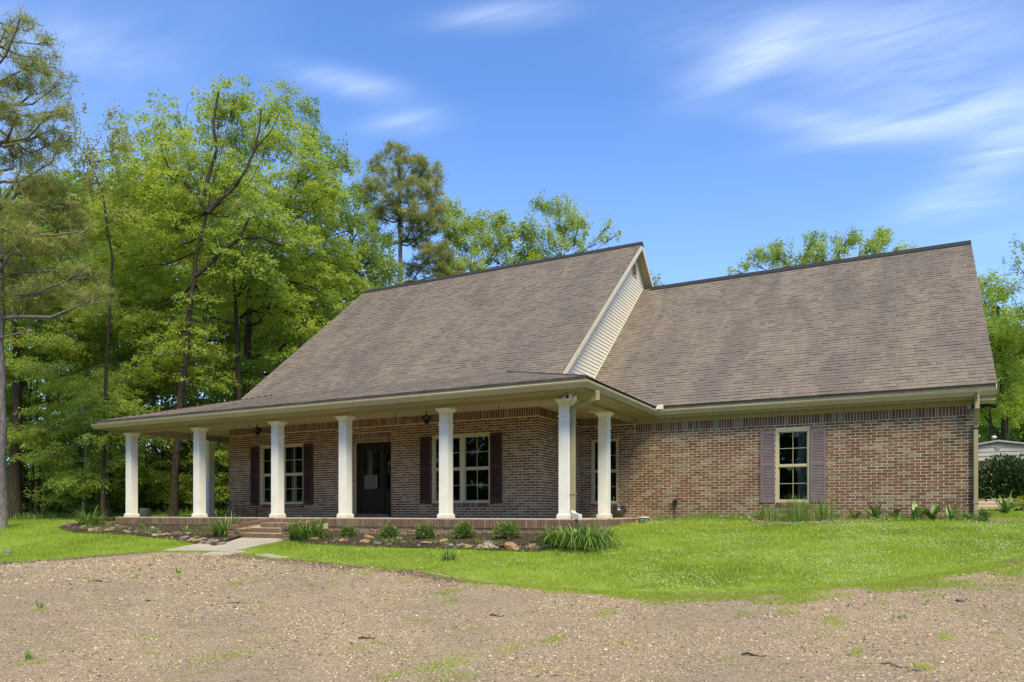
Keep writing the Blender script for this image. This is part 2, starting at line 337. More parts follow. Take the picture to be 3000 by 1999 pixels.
def terr(X, Y):
    X = np.asarray(X, float); Y = np.asarray(Y, float); Xc = np.clip(X, -70, 45); Yc = np.clip(Y, -28, 95); sh = X.shape
    q = np.c_[Xc.ravel(), Yc.ravel()]; out = np.empty(len(q))
    for i in range(0, len(q), 40000):
        qq = q[i:i+40000]; out[i:i+40000] = _U(((qq[:, None]-_c[None, :, :2])**2).sum(-1))@_w[:_n]+_w[_n]+qq@_w[_n+1:]
    return out.reshape(sh)
def hit(u, v):
    """ground point seen at (u,v)"""
    lo, hi = 3., 60.
    for t in np.arange(4, 60, .25):
        p = pix(u, v, t)
        if p[2] < terr(p[0], p[1]): hi = t; break
        lo = t
    for _ in range(20):
        mid = (lo+hi)/2; p = pix(u, v, mid)
        if p[2] < terr(p[0], p[1]): hi = mid
        else: lo = mid
    p = pix(u, v, hi); p[2] = terr(p[0], p[1]); return p
KERB_PX = [(-700, 1720), (-300, 1680), (0, 1652), (60, 1649), (180, 1641), (300, 1631), (420, 1621), (482, 1617), (640, 1619), (760, 1631), (850, 1640), (1000, 1655), (1100, 1662), (1230, 1674),
           (1290, 1690), (1400, 1706), (1560, 1718), (1730, 1731), (1900, 1741), (2100, 1738), (2330, 1728), (2500, 1715), (2700, 1690), (2850, 1664), (2950, 1644), (3150, 1600)]
KERB = np.array([hit(u, v) for u, v in KERB_PX]); KERB = np.vstack([[-60, 2, 0], KERB, [14, 18, 0], [60, 20, 0]]); 
_ord = np.argsort(KERB[:, 0]); KERB = KERB[_ord]
def kerbY(X): return np.interp(X, KERB[:, 0], KERB[:, 1])
def grid(xs, ys, dz=0.0):
    X, Y = np.meshgrid(xs, ys); Z = terr(X, Y)+dz; V = np.stack([X, Y, Z], -1).reshape(-1, 3); nx, ny = len(xs), len(ys)
    i = np.arange(nx*ny).reshape(ny, nx); Fq = np.stack([i[:-1, :-1], i[:-1, 1:], i[1:, 1:], i[1:, :-1]], -1).reshape(-1, 4); return V, Fq
xs = np.r_[[-900, -400, -200, -120], np.arange(-80, -40, 2), np.arange(-40, 12, .3), np.arange(12, 50, 2), [60, 100, 200, 400, 900]]
ys = np.r_[[-900, -300, -100, -50], np.arange(-28, 4, 2), np.arange(4, 34, .3), np.arange(34, 96, 3), [120, 200, 400, 900]]
V, Fq = grid(xs, ys)
V[:, 2] -= .012*rng.random(len(V))
# lawn mask
def lawn_edge_far(X, Y):
    u, v, zc = proj(np.stack([X, Y, np.zeros_like(X)], -1)); return zc
u_, v_, zc_ = proj(V)
wood_line = np.interp(u_, [-800, 0, 300, 700, 900, 2800, 3000, 3600], [26, 28.5, 29.5, 31, 40, 50, 46, 40])
turf = np.clip((wood_line-zc_)/2+.5, 0, 1); turf[zc_ < 0] = 1
obj('ground', raw('ground', V, Fq, None, 'ground', {'turf': turf}), None, True, kind='structure')
# gravel drive: ruled from the kerb line towards and past the camera
gx = np.linspace(-60, 40, 500); rows = []
for t in np.linspace(0, 1, 80):
    yk = kerbY(gx); yy = yk+(-26-yk)*t**1.6; rows.append(np.stack([gx, yy], -1))
R_ = np.array(rows); Zg = terr(R_[..., 0], R_[..., 1])+.008
Vg = np.concatenate([R_, Zg[..., None]], -1).reshape(-1, 3); i_ = np.arange(500*80).reshape(80, 500)
Fg = np.stack([i_[:-1, :-1], i_[1:, :-1], i_[1:, 1:], i_[:-1, 1:]], -1).reshape(-1, 4)
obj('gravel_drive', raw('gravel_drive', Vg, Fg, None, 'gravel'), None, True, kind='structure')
# thin concrete edging, in the stretches where it shows
kb = MB()
for a, b in ((-17.4, -15.9), (-7.5, -5.9)):
    X = np.arange(a, b, .25); Y = kerbY(X); Z = terr(X, Y)
    for i in range(len(X)-1):
        p, q = np.array((X[i], Y[i], Z[i]-.05)), np.array((X[i+1], Y[i+1], Z[i+1]-.05)); d = (q-p)/np.linalg.norm(q-p); n = np.array((-d[1], d[0], 0))*.035
        q = q-d*.008*(i % 6 == 5)
        up = np.array((0, 0, .055+.023+.008*math.sin(i*1.3))); kb.add([p-n, q-n, q+n, p+n, p-n+up, q-n+up, q+n+up, p+n+up], [(4, 5, 6, 7), (0, 1, 5, 4), (2, 3, 7, 6), (1, 2, 6, 5), (3, 0, 4, 7)])
kb.obj('kerb', 'concrete', None, kind='structure')
# concrete walk up to the steps
wk = MB(); N = 14
for i in range(N):
    y0, y1 = 11.12+(13.16-11.12)*i/N, 11.12+(13.16-11.12)*(i+1)/N
    z0, z1 = -.735+(.245)*i/N, -.735+.245*(i+1)/N
    wk.add([(-14.92, y0, z0-.2), (-12.9, y0, z0-.2), (-12.9, y1, z1-.2), (-14.92, y1, z1-.2), (-14.92, y0, z0), (-12.9, y0, z0), (-12.9, y1, z1), (-14.92, y1, z1)],
           [(4, 5, 6, 7), (1, 2, 6, 5), (3, 0, 4, 7)]+([(0, 1, 5, 4)] if i == 0 else []))
wk.obj('concrete_walk', 'concrete', None, kind='structure')
def slab_at(u, v, sx, sy, rot, label, name='paving_slab', cat='paving slab'):
    p = hit(u, v); c, s = math.cos(rot), math.sin(rot); b = MB()
    o = [(-sx, -sy), (sx*.8, -sy*1.1), (sx*1.1, sy*.7), (-sx*.7, sy)]
    pts = [(p[0]+x*c-y*s, p[1]+x*s+y*c) for x, y in o]; zz = [terr(x, y) for x, y in pts]
    b.add([(x, y, z-.04) for (x, y), z in zip(pts, zz)]+[(x, y, z+.035) for (x, y), z in zip(pts, zz)], [(4, 5, 6, 7), (0, 1, 5, 4), (1, 2, 6, 5), (2, 3, 7, 6), (3, 0, 4, 7)])
    return b.obj(name, 'concrete', None, label=label, category=cat)
slab_at(660, 1622, .38, .26, .15, 'broken concrete slab lying at the right front corner of the concrete walk')
slab_at(795, 1634, .42, .13, -.1, 'flat grey stone slab sunk at the lawn edge right of the concrete walk')

# ------------------------------------------------------------------ the house
HOUSE = empty('brick_house', (-8, 19, 0), 'one storey red brick house with steep brown shingle roofs and a white columned wrap porch', 'house')
XL, XC, XW = -18.82, -7.88, 1.60      # main wall left, main/wing corner, wing right end
YM, YW = 16.52, 19.31                 # main front wall, wing front wall
YE, ZE = 14.0, 2.95                   # porch roof edge
XEL, XER = -21.8, -5.6
PS = .283; MS = .8225; YR, ZR = 24.08, 9.3; WS = .8315; YWR, ZWR = 25.0, 8.0; XRK, XLK = -7.58, -19.45
ZC = 2.79
def mainz(y): return ZR-MS*abs(YR-y)
def wingz(y): return ZWR-WS*abs(YWR-y)

BR = []       # every brick: (visible size, parent key, verts, faces, tint)
def brick(o, ux, un, a, z0, w, h, key, depth=.006, tb=None):
    """a brick standing proud of a mortar face: o origin, ux run direction, un outward normal"""
    j = [random.uniform(-.0016, .0016) for _ in range(4)]; d = depth+random.uniform(-.002, .0025)
    o = np.array(o, float); ux = np.array(ux, float); un = np.array(un, float); uz = np.array((0, 0, 1.))
    P = [o+ux*(a+j[0])+uz*z0, o+ux*(a+w+j[1])+uz*z0, o+ux*(a+w+j[1])+uz*(z0+h+j[2]), o+ux*(a+j[0])+uz*(z0+h+j[3])]
    vs = [p-un*.01 for p in P]+[p+un*d for p in P]
    c = (P[0]+P[2])/2; u, v, zc = proj(c); vis = (w*h)/(max(zc, .1)**2) if (-50 < u < 3050) else 0
    facing = abs(un[0]*(-c[0])+un[1]*(-c[1]))/math.hypot(c[0], c[1]); vis *= facing
    t = random.random()
    if tb is not None: t = tb(c, t)
    BR.append((vis, key, vs, [(4, 5, 6, 7), (0, 1, 5, 4), (1, 2, 6, 5), (2, 3, 7, 6), (3, 0, 4, 7)], t))
def tone(c, t):
    t = t/.82*.72 if t < .82 else t                     # mostly reds and browns
    s = math.sin(c[0]*1.3+2)*math.sin(c[2]*2.1+c[0]*.6)
    if s > .5 and random.random() < .2: t = random.uniform(.78, .96)
    return t
CO, BW, MJ = .0677, .212, .0165
def brick_wall(o, ux, un, L, z0, z1, key, holes=(), soldier=None, skew=0):
    rows = int(round((z1-z0)/CO)); 
    top = z1
    if soldier:
        k = int(L/(CO)); sw = L/k; h = BW
        for i in range(k): brick(o, ux, un, i*sw+.004, z1-h, sw-MJ, h-.004, key, tb=tone)
        top = z1-h-MJ
    r = 0; z = z0; nr_ = max(1, int(round((top-z0)/CO))); ch_ = (top-z0)/nr_
    while r < nr_:
        h = ch_-MJ; a = -((r+skew) % 2)*(BW+MJ)/2
        while a < L-.01:
            a0, a1 = max(a, 0), min(a+BW, L)
            segs = [(a0, a1)]
            for (h0, h1, hz0, hz1) in holes:
                if z+h > hz0+.01 and z < hz1-.01:
                    ns = []
                    for s0, s1 in segs:
                        if s1 <= h0 or s0 >= h1: ns.append((s0, s1))
                        else:
                            if h0-s0 > .03: ns.append((s0, h0-.004))
                            if s1-h1 > .03: ns.append((h1+.004, s1))
                    segs = ns
            for s0, s1 in segs:
                if s1-s0 > .03: brick(o, ux, un, s0, z, s1-s0, h, key, tb=tone)
            a += BW+MJ
        z += ch_; r += 1
def soldiers(o, ux, un, a0, a1, z0, h, key, depth=.006, wid=CO):
    k = max(1, int(round((a1-a0)/wid))); sw = (a1-a0)/k
    for i in range(k): brick(o, ux, un, a0+i*sw+.003, z0, sw-MJ*.8, h, key, depth, tb=tone)
def face_grid(b, o, ux, L, z0, z1, holes):
    """mortar face with rectangular openings"""
    xs = sorted({0, L, *[h[0] for h in holes], *[h[1] for h in holes]}); zs = sorted({z0, z1, *[h[2] for h in holes], *[h[3] for h in holes]})
    o = np.array(o, float); ux = np.array(ux, float)
    for x0, x1 in zip(xs, xs[1:]):
        for a0, a1 in zip(zs, zs[1:]):
            cx, cz = (x0+x1)/2, (a0+a1)/2
            if any(h[0] < cx < h[1] and h[2] < cz < h[3] for h in holes): continue
            b.add([o+ux*x0+(0, 0, a0), o+ux*x1+(0, 0, a0), o+ux*x1+(0, 0, a1), o+ux*x0+(0, 0, a1)], [(0, 1, 2, 3)])
def reveal(b, o, ux, un, h, d=.1):
    o, ux, un = (np.array(q, float) for q in (o, ux, un))
    c = [(h[0], h[2]), (h[1], h[2]), (h[1], h[3]), (h[0], h[3])]
    for i in range(4):
        (x0, z0), (x1, z1) = c[i], c[(i+1) % 4]; p = o+ux*x0+(0, 0, z0); q = o+ux*x1+(0, 0, z1); b.add([p, q, q-un*d, p-un*d], [(0, 1, 2, 3)])
WINZ = (.40, 2.20)
# main front wall
mh = [(XL*-1-17.42, XL*-1-15.66, *WINZ)]
mx = lambda x: x-XL
main_holes = [(mx(-17.42), mx(-15.66), .40, 2.20), (mx(-13.74), mx(-12.43), 0.0, 2.14), (mx(-11.04), mx(-9.255), .40, 2.20)]
X0 = (1, 0, 0); Y0 = (0, 1, 0)
b = MB(); o = (XL, YM, 0); face_grid(b, o, X0, XC-XL, -.4, ZC+.3, main_holes)
for h in main_holes: reveal(b, o, X0, (0, -1, 0), h, .10 if h[3] < 2.19 and h[2] > .1 else .12)
b.add([(XL, YM, -.4), (XL, 31.6, -.4), (XL, 31.6, 3.2), (XL, YM, 3.2)], [(0, 1, 2, 3)])
W_MAIN = b.obj('brick_wall', 'mortar', HOUSE, label='brick front wall under the porch')
sk_main = [(h[0]-.0, h[1]+.0, h[2]-.075 if h[2] > .1 else h[2], h[3] if h[2] > .1 else 2.14+.27) for h in main_holes]
brick_wall((XL, YM, 0), X0, (0, -1, 0), XC-XL, .002, ZC, 'main', sk_main, True)
for h in (main_holes[0], main_holes[2]): soldiers((XL, YM, 0), X0, (0, -1, 0), h[0], h[1], h[2]-.105, .098, 'main', .03)
soldiers((XL, YM, 0), X0, (0, -1, 0), main_holes[1][0]-.0, main_holes[1][1], 2.14, .10, 'main', .004)
soldiers((XL, YM, 0), X0, (0, -1, 0), main_holes[1][0]-.0, main_holes[1][1], 2.25, .15, 'main', .008)
# side return wall and wing wall
b = MB(); face_grid(b, (XC, YM, 0), Y0, YW-YM, -.4, ZC+.3, [])
W_SIDE = b.obj('brick_wall', 'mortar', HOUSE, label='short brick return wall under the right end of the porch')
brick_wall((XC, YM, 0), Y0, (1, 0, 0), YW-YM-.01, .002, ZC, 'side', [], True, 1)
wx = lambda x: x-XC
wing_holes = [(wx(-7.54), wx(-6.76), .40, 2.20), (wx(-2.61), wx(-1.815), .40, 2.21)]
b = MB(); face_grid(b, (XC, YW, 0), X0, XW-XC, -.4, 2.9, wing_holes)
for h in wing_holes: reveal(b, (XC, YW, 0), X0, (0, -1, 0), h)
b.add([(XW, YW, -.4), (XW, 30.7, -.4), (XW, 30.7, 2.95), (XW, 25.0, 7.6), (XW, YW, 2.95)], [(0, 1, 2, 3, 4)])
W_WING = b.obj('brick_wall', 'mortar', HOUSE, label='sunlit brick wall of the right wing')
jw = wx(-6.25)
hs = [(h[0], h[1], h[2]-.075, h[3]) for h in wing_holes]
brick_wall((XC, YW, 0), X0, (0, -1, 0), XW-XC, .002-CO*3, 2.332, 'wing', hs)
brick_wall((XC, YW, 0), X0, (0, -1, 0), jw-.006, 2.332, ZC, 'wing', [], True)
soldiers((XC+jw, YW, 0), X0, (0, -1, 0), 0, XW-XC-jw, 2.332, 2.548-2.332, 'wing')
for h in wing_holes: soldiers((XC, YW, 0), X0, (0, -1, 0), h[0], h[1], h[2]-.105, .098, 'wing', .03)
brick_wall((XW, YW, 0), Y0, (1, 0, 0), 11.3, .002-CO*3, 2.55, 'wing', [], True, 1)

# porch platform
YP, XPL, XPR = 14.33, -21.33, -5.98
b = MB(); b.box(XPL+.04, YP+.04, -.9, XPR-.04, YM+.1, -.03)
b.box(XC-.1, YM, -.9, XPR-.04, YW-.001, -.031); b.box(XPL+.04, YM+.1, -.9, XL-.001, 24.0, -.0305)
PORCH = b.obj('porch_platform', 'mortar', HOUSE)
b = MB()
for x0, y0, x1, y1 in ((XPL+.0, YP+.0, XPR, YM-.012), (XC+.012, YM-.012, XPR, YW-.012), (XPL, YM-.012, XL-.012, 24.0)): b.box(x0+.01, y0+.012 if y0 == YP else y0, -.028, x1-.01, y1, 0)
b.obj('porch_floor', 'slab', PORCH)
soldiers((XPL, YP+.04, 0), X0, (0, -1, 0), 0, XPR-XPL, -.205, .19, 'porch', .03, .0795)
brick_wall((XPL, YP+.04, 0), X0, (0, -1, 0), XPR-XPL, -.205-CO*6, -.21, 'porch', [(0, 14.86-14.86+.0001, 9, 9)])
soldiers((XPR-.04, YP, 0), Y0, (1, 0, 0), 0, YW-YP-.8, -.205, .19, 'porch', .03, .0795)
# steps: three treads with brick fronts, sloping brick cheek walls
b = MB()
for i, (yf, zt) in enumerate(((13.16, -.372), (13.50, -.250), (13.84, -.128))): b.box(-14.62, yf+.03, -.95, -13.0, YP, zt-.03)
STEPS = b.obj('porch_steps', 'mortar', HOUSE)
for i, (yf, zt) in enumerate(((13.16, -.372), (13.50, -.250), (13.84, -.128))):
    soldiers((-14.62, yf+.03, 0), X0, (0, -1, 0), 0, 1.62, zt-.112, .108, 'steps', .028, .078)
    t = MB(); t.box(-14.62, yf+.0, zt-.006, -13.0, yf+.345, zt); t.obj('tread', 'slab', STEPS)
for xa, xb in ((-14.86, -14.63), (-12.99, -12.76)):
    pr = [(xa+.01, 12.98, -.19), (xa+.01, YP+.0, -.012), (xa+.01, YP, -.9), (xa+.01, 12.98, -.9)]
    c = MB(); c.prism(pr, (xb-xa-.02, 0, 0)); ch = c.obj('cheek_wall', 'mortar', STEPS)
    n = 17
    for i in range(n):     # sloping rowlock cap bricks
        y0 = 12.95+(YP-12.95)*i/n; y1 = y0+(YP-12.95)/n-.01; zz0 = -.18+.175*i/n; zz1 = -.18+.175*(i+1)/n
        vs = [np.array(p) for p in ((xa, y0, zz0-.095), (xb, y0, zz0-.095), (xb, y1, zz1-.095), (xa, y1, zz1-.095), (xa, y0, zz0), (xb, y0, zz0), (xb, y1, zz1), (xa, y1, zz1))]
        BR.append((.01, 'steps', vs, [(4, 5, 6, 7), (0, 1, 5, 4), (1, 2, 6, 5), (2, 3, 7, 6), (3, 0, 4, 7)], random.uniform(.0, .5)))
    for s, nx in ((xa, -1), (xb, 1)):
        for r in range(5):
            z = -.19-.10-CO*(r+1)+.03; y = 12.98; k = 0
            while y < YP-.05:
                brick((s, 0, 0), Y0, (nx, 0, 0), y+(0 if k or r % 2 else 0), z, min(BW if (k or r % 2) else BW/2, YP-y), CO-MJ, 'steps', tb=tone); y += (BW if (k or r % 2) else BW/2)+MJ; k += 1
    for r in range(5): brick((xa, 12.98, 0), X0, (0, -1, 0), .0, -.19-.10-CO*(r+1)+.03, xb-xa, CO-MJ, 'steps', tb=tone)

# brick objects: the 300 that show largest are single bricks, the rest one mesh per wall
KEYP = {'main': W_MAIN, 'side': W_SIDE, 'wing': W_WING, 'porch': PORCH, 'steps': STEPS}
order = sorted(range(len(BR)), key=lambda i: -BR[i][0]); single = set(order[:298]); rest = {}
for i, (vis, key, vs, fs, t) in enumerate(BR):
    if i in single: MB().add(vs, fs, t).obj('brick', 'brick', KEYP[key])
    else: rest.setdefault(key, MB()).add(vs, fs, t)
for key, mb in rest.items(): mb.obj('bricks', 'brick', KEYP[key], kind='stuff')

# ---- roofs
SH = []
EXP = .143
def shingles(o, ux, us, un, rows, key):
    """rows: list of (a0, a1) extents per course from the eave up"""
    o, ux, us, un = (np.array(q, float) for q in (o, ux, us, un))
    for r, (a0, a1) in enumerate(rows):
        if a1-a0 < .05: continue
        a = a0-random.random()*.3
        while a < a1:
            w = random.choice((.11, .14, .17, .2, .24, .28)); s0, s1 = max(a, a0), min(a+w, a1); a += w
            if s1-s0 < .015: continue
            d0 = (.013+random.choice((0, 0, .008))) if key != 'porch' else .007+random.choice((0, 0, .004)); e = .004
            b0 = r*EXP-.004-random.choice((0, .004)); b1 = (r+1)*EXP+.02
            P = [o+ux*(s0+.0015)+us*b0, o+ux*(s1-.0015)+us*b0, o+ux*(s1-.0015)+us*b1, o+ux*(s0+.0015)+us*b1]
            vs = [P[0]+un*.001, P[1]+un*.001, P[0]+un*d0, P[1]+un*d0, P[2]+un*e, P[3]+un*e]
            c = (P[0]+P[2])/2; u, v, zc = proj(c)
            SH.append(((s1-s0)*EXP/max(zc, .1)**2 if -20 < u < 3020 else 0, key, vs, [(2, 3, 4, 5), (0, 1, 3, 2), (0, 2, 5), (1, 4, 3)], random.random()))
def slope(o_y, o_z, s): 
    l = math.hypot(1, s); return (0, 1/l, s/l), (0, -s/l, 1/l)
def deck(name, poly, th=.03, mname='shingle', label=None):
    p = [np.array(q, float) for q in poly]; n = np.cross(p[1]-p[0], p[2]-p[0]); n /= np.linalg.norm(n)
    if n[2] < 0: n = -n
    b = MB(); b.prism([q-n*.002 for q in p], -n*th); o = b.obj(name, mname, HOUSE)
    if label: o['label'] = label
    return o
# main roof
YB, ZB = 17.60, mainz(17.60)
Rm = deck('roof', [(XLK, YB-.7, mainz(YB-.7)), (XRK, YB-.7, mainz(YB-.7)), (XRK, YR, ZR), (XLK, YR, ZR)], label='steep main roof')
us, un = slope(0, 0, MS); n = int((YR-YB+.7)*math.hypot(1, MS)/EXP)
shingles((XLK-.02, YB-.7, mainz(YB-.7)), (1, 0, 0), us, un, [(0, XRK-XLK+.03)]*n, 'main')
deck('roof', [(XLK, YR, ZR), (XRK, YR, ZR), (XRK, 31.9, mainz(31.9)), (XLK, 31.9, mainz(31.9))], label='rear slope of the main roof')
# wing roof
YWE = 18.93
Rw = deck('roof', [(XC+.0, YWE, wingz(YWE)), (1.98, YWE, wingz(YWE)), (1.98, YWR, ZWR), (XC+.0, YWR, ZWR)], label='roof of the right wing')
us, un = slope(0, 0, WS); n = int((YWR-YWE)*math.hypot(1, WS)/EXP)
shingles((XC+.005, YWE, wingz(YWE)), (1, 0, 0), us, un, [(0, 2.0-XC)]*n, 'wing')
deck('roof', [(XC, YWR, ZWR), (1.98, YWR, ZWR), (1.98, 31.1, wingz(31.1)), (XC, 31.1, wingz(31.1))], label='rear slope of the wing roof')
# porch roof: front slope and two side slopes with hips
H_ = YB-YE; lp = math.hypot(1, PS)
Rp = deck('roof', [(XEL, YE, ZE), (XER, YE, ZE), (XER-H_, YB, ZE+PS*H_), (XEL+H_, YB, ZE+PS*H_)], label='low porch roof')
us, un = slope(0, 0, PS); nr = int(H_*lp/EXP)+1
shingles((XEL, YE, ZE), (1, 0, 0), us, un, [(r*EXP/lp, XER-XEL-r*EXP/lp) for r in range(nr)], 'porch')
deck('roof', [(XER, YE, ZE), (XER, YWE+.06, ZE), (XER, YWE+.5, ZE), (XC-.9, YWE+1.5, ZE+PS*3.18), (XER-H_, YB, ZE+PS*H_)], .02, label='right side slope of the porch roof')
us2 = (-1/lp, 0, PS/lp); un2 = (PS/lp, 0, 1/lp)
shingles((XER, YE, ZE), (0, 1, 0), us2, un2, [(r*EXP/lp, YWE-YE+.05+r*EXP/lp*PS/WS) for r in range(nr)], 'porch')
deck('roof', [(XEL, YE, ZE), (XEL, 24.0, ZE), (XEL+H_, 24.0, ZE+PS*H_), (XEL+H_, YB, ZE+PS*H_)], .02, label='left side slope of the porch roof')
us3 = (1/lp, 0, PS/lp); un3 = (-PS/lp, 0, 1/lp)
shingles((XEL, 24.0, ZE), (0, -1, 0), us3, un3, [(0, 10.0-r*EXP/lp) for r in range(nr)], 'porch')
KEYR = {'main': Rm, 'wing': Rw, 'porch': Rp}
order = sorted(range(len(SH)), key=lambda i: -SH[i][0]); single = set(order[:298]); rest = {}
for i, (vis, key, vs, fs, t) in enumerate(SH):
    if i in single: MB().add(vs, fs, t).obj('shingle', 'shingle', KEYR[key])
    else: rest.setdefault(key, MB()).add(vs, fs, t)
for key, mb in rest.items(): mb.obj('shingles', 'shingle', KEYR[key], kind='stuff')
# ridge caps: dark vent strip, hip caps
for x0, x1, y, z, s, par in ((XLK-.02, XRK+.02, YR, ZR, MS, Rm), (XC+.33, 2.0, YWR, ZWR, WS, Rw)):
    b = MB(); w = .16
    b.prism([(x0, y-w, z-w*s+.02), (x0, y-w, z-w*s+.055), (x0, y-.01, z+.062), (x0, y+.01, z+.062), (x0, y+w, z-w*s+.055), (x0, y+w, z-w*s+.02)], (x1-x0, 0, 0))
    b.obj('ridge_vent', 'ridge', par)
for p, q in (((XEL, YE, ZE), (XEL+H_, YB, ZE+PS*H_)), ((XER, YE, ZE), (XER-H_, YB, ZE+PS*H_))):
    p, q = np.array(p), np.array(q); d = (q-p)/30; sd_ = np.array((d[1]*np.sign(d[0]), -abs(d[0])*1.0, 0)); sd_ = sd_/np.linalg.norm(sd_)*.09; b = MB()
    side1 = np.array((.09*np.sign(d[0])*-1, 0, 0)); side2 = np.array((0, -.09, 0))
    for i in range(30):
        a0 = p+d*i; a1 = p+d*(i+1.05); up = np.array((0, 0, .016)); lo = np.array((0, 0, .010))
        A = np.array((np.sign(d[0])*.10, -.0, 0)); B = np.array((0, .10, 0))
        b.add([a0+A+lo+(0, 0, .004), a0+up+(0, 0, .004), a0+B+lo+(0, 0, .004), a1+A+lo, a1+up, a1+B+lo], [(0, 1, 4, 3), (1, 2, 5, 4), (0, 3, 5, 2)], random.uniform(.3, .95))
    b.obj('hip_cap', 'shingle', Rp)

# ---- gable wall between main roof and wing roof, with siding boards
GB = MB(); GB.add([(XC-.02, YM+.5, ZC), (XC-.02, 31.6, ZC), (XC-.02, YR, ZR-.12)], [(0, 1, 2)]); GAB = GB.obj('gable_wall', 'siding', HOUSE)
bd = .1125; z = 3.0; k = 0
while z < ZR-.35:
    yl = YR-(ZR-.08-z)/MS; yl1 = YR-(ZR-.08-(z+bd))/MS; yr_ = 2*YR-yl; yr1 = 2*YR-yl1
    y0, y0t = yl, yl1; b = MB(); g = .028
    if yr1 > y0t:
        vs = [(XC+g, y0, z), (XC+g, yr_, z), (XC+.008, yr1, z+bd), (XC+.008, y0t, z+bd), (XC, y0, z), (XC, yr_, z)]
        b.add(vs, [(0, 1, 2, 3), (4, 5, 1, 0)]); b.obj('siding_board', 'siding', GAB)
    z += bd
b = MB(); z = 2.60; GR = MB().add([(XW+.003, YW+.1, 2.6), (XW+.003, 30.6, 2.6), (XW+.003, YWR, ZWR-.3)], [(0, 1, 2)]).obj('gable_wall', 'siding', HOUSE)
while z < ZWR-.6:
    ya, yb = YWR-(ZWR-.1-z)/WS, YWR-(ZWR-.1-z-bd)/WS; MB().add([(XW+.034, ya, z), (XW+.034, 2*YWR-ya, z), (XW+.012, 2*YWR-yb, z+bd), (XW+.012, yb, z+bd), (XW+.004, ya, z), (XW+.004, 2*YWR-ya, z)], [(0, 1, 2, 3), (4, 5, 1, 0)]).obj('siding_board', 'siding', GR); z += bd
# left gable
b = MB(); b.add([(XL, YM+.5, ZC), (XL, 31.6, ZC), (XL, YR, ZR-.12)], [(0, 1, 2)]); b.obj('gable_wall', 'siding', HOUSE)
b = MB(); vz = 8.43; 
b.box(XC+.02, YR-.24, vz-.22, XC+.045, YR+.24, vz-.19); b.box(XC+.02, YR-.24, vz-.22, XC+.045, YR-.21, vz+.28); b.box(XC+.02, YR+.21, vz-.22, XC+.045, YR+.24, vz+.28); b.box(XC+.02, YR-.24, vz+.25, XC+.045, YR+.24, vz+.28)
b.box(XC+.010, YR-.21, vz-.19, XC+.030, YR+.21, vz+.25); V_ = b.obj('gable_vent', 'cream', HOUSE)
for i in range(7):
    s = MB(); zz = vz-.17+i*.06; s.add([(XC+.032, YR-.20, zz), (XC+.032, YR+.20, zz), (XC+.060, YR+.20, zz-.02), (XC+.060, YR-.20, zz-.02)], [(0, 1, 2, 3)]); s.add([(XC+.0305, YR-.20, zz+.005), (XC+.0305, YR+.20, zz+.005), (XC+.0305, YR+.20, zz+.03), (XC+.0305, YR-.20, zz+.03)], [(0, 1, 2, 3)])
    s.obj('vent_slat', 'ridge' if i % 2 else 'cream', V_)
# rake boards and rake soffits
def rake(x, xw, zr, yr, s, y0, y1, nm='rake_board'):
    for sgn, ya, yb in ((1, y0, yr), (-1, yr, y1)):
        f = lambda y: zr-s*abs(yr-y)
        b = MB(); b.prism([(x, ya, f(ya)-.035), (x, yb, f(yb)-.035), (x, yb, f(yb)-.035-.17), (x, ya, f(ya)-.035-.17)], (.02 if x > xw else -.02, 0, 0)); b.obj(nm, 'cream', HOUSE)
        b = MB(); b.prism([(min(x, xw), ya, f(ya)-.19), (max(x, xw), ya, f(ya)-.19), (max(x, xw), yb, f(yb)-.19), (min(x, xw), yb, f(yb)-.19)], (0, 0, .02)); b.obj('rake_soffit', 'soffit_y', HOUSE)
rake(XRK, XC, ZR, YR, MS, YB-.7, 31.9); rake(XLK, XL, ZR, YR, MS, YB-.5, 31.9); rake(1.98, XW, ZWR, YWR, WS, YWE+.02, 31.1)
b = MB(); b.prism([(XC+.045, YWE+.4, wingz(YWE+.4)+.02), (XC+.045, YWR, ZWR+.02), (XC+.045, YWR, ZWR+.07), (XC+.045, YWE+.4, wingz(YWE+.4)+.07)], (.012, 0, 0)); b.obj('roof_flashing', 'siding', HOUSE)
# ---- fascia, soffit, beams, ceiling
ZS = 2.70
def board(nm, x0, y0, z0, x1, y1, z1, m): return MB().box(x0, y0, z0, x1, y1, z1).obj(nm, m, HOUSE)
board('fascia', XEL+.05, YE+.03, ZS, XER-.05, YE+.055, ZE-.02, 'tan'); board('fascia', XER-.055, YE+.03, ZS, XER-.03, YWE+.05, ZE-.02, 'tan'); board('fascia', XEL+.03, YE+.055, ZS, XEL+.055, 24, ZE-.02, 'tan')
board('fascia', XER-.03, YWE+.05, ZS-.045, 1.98, YWE+.075, ZE-.02, 'tan')
board('porch_soffit', XEL+.06, YE+.056, ZS-.001, XER-.056, 14.60, ZS+.012, 'soffit'); board('porch_soffit', -6.22, 14.601, ZS, XER-.056, YW-.0, ZS+.013, 'soffit_y'); board('porch_soffit', XEL+.06, 14.601, ZS, -21.26, 24, ZS+.013, 'soffit_y')
board('wing_soffit', -5.64, YWE+.076, 2.655, 1.98, YW-.03, 2.668, 'soffit'); board('frieze_board', -6.2, YW-.03, 2.553, XW+.02, YW-.004, 2.70, 'beam')
board('eave_return', XW+.03, YWE+.08, 2.60, 1.97, YW+.3, 2.66, 'cream')
board('porch_beam', -21.26, 14.602, 2.622, -6.22, 14.88, 2.80, 'beam'); board('porch_beam', -6.502, 14.882, 2.622, -6.221, YW-.008, 2.80, 'beam'); board('porch_beam', -21.259, 14.882, 2.60, -20.98, 24, 2.80, 'beam')
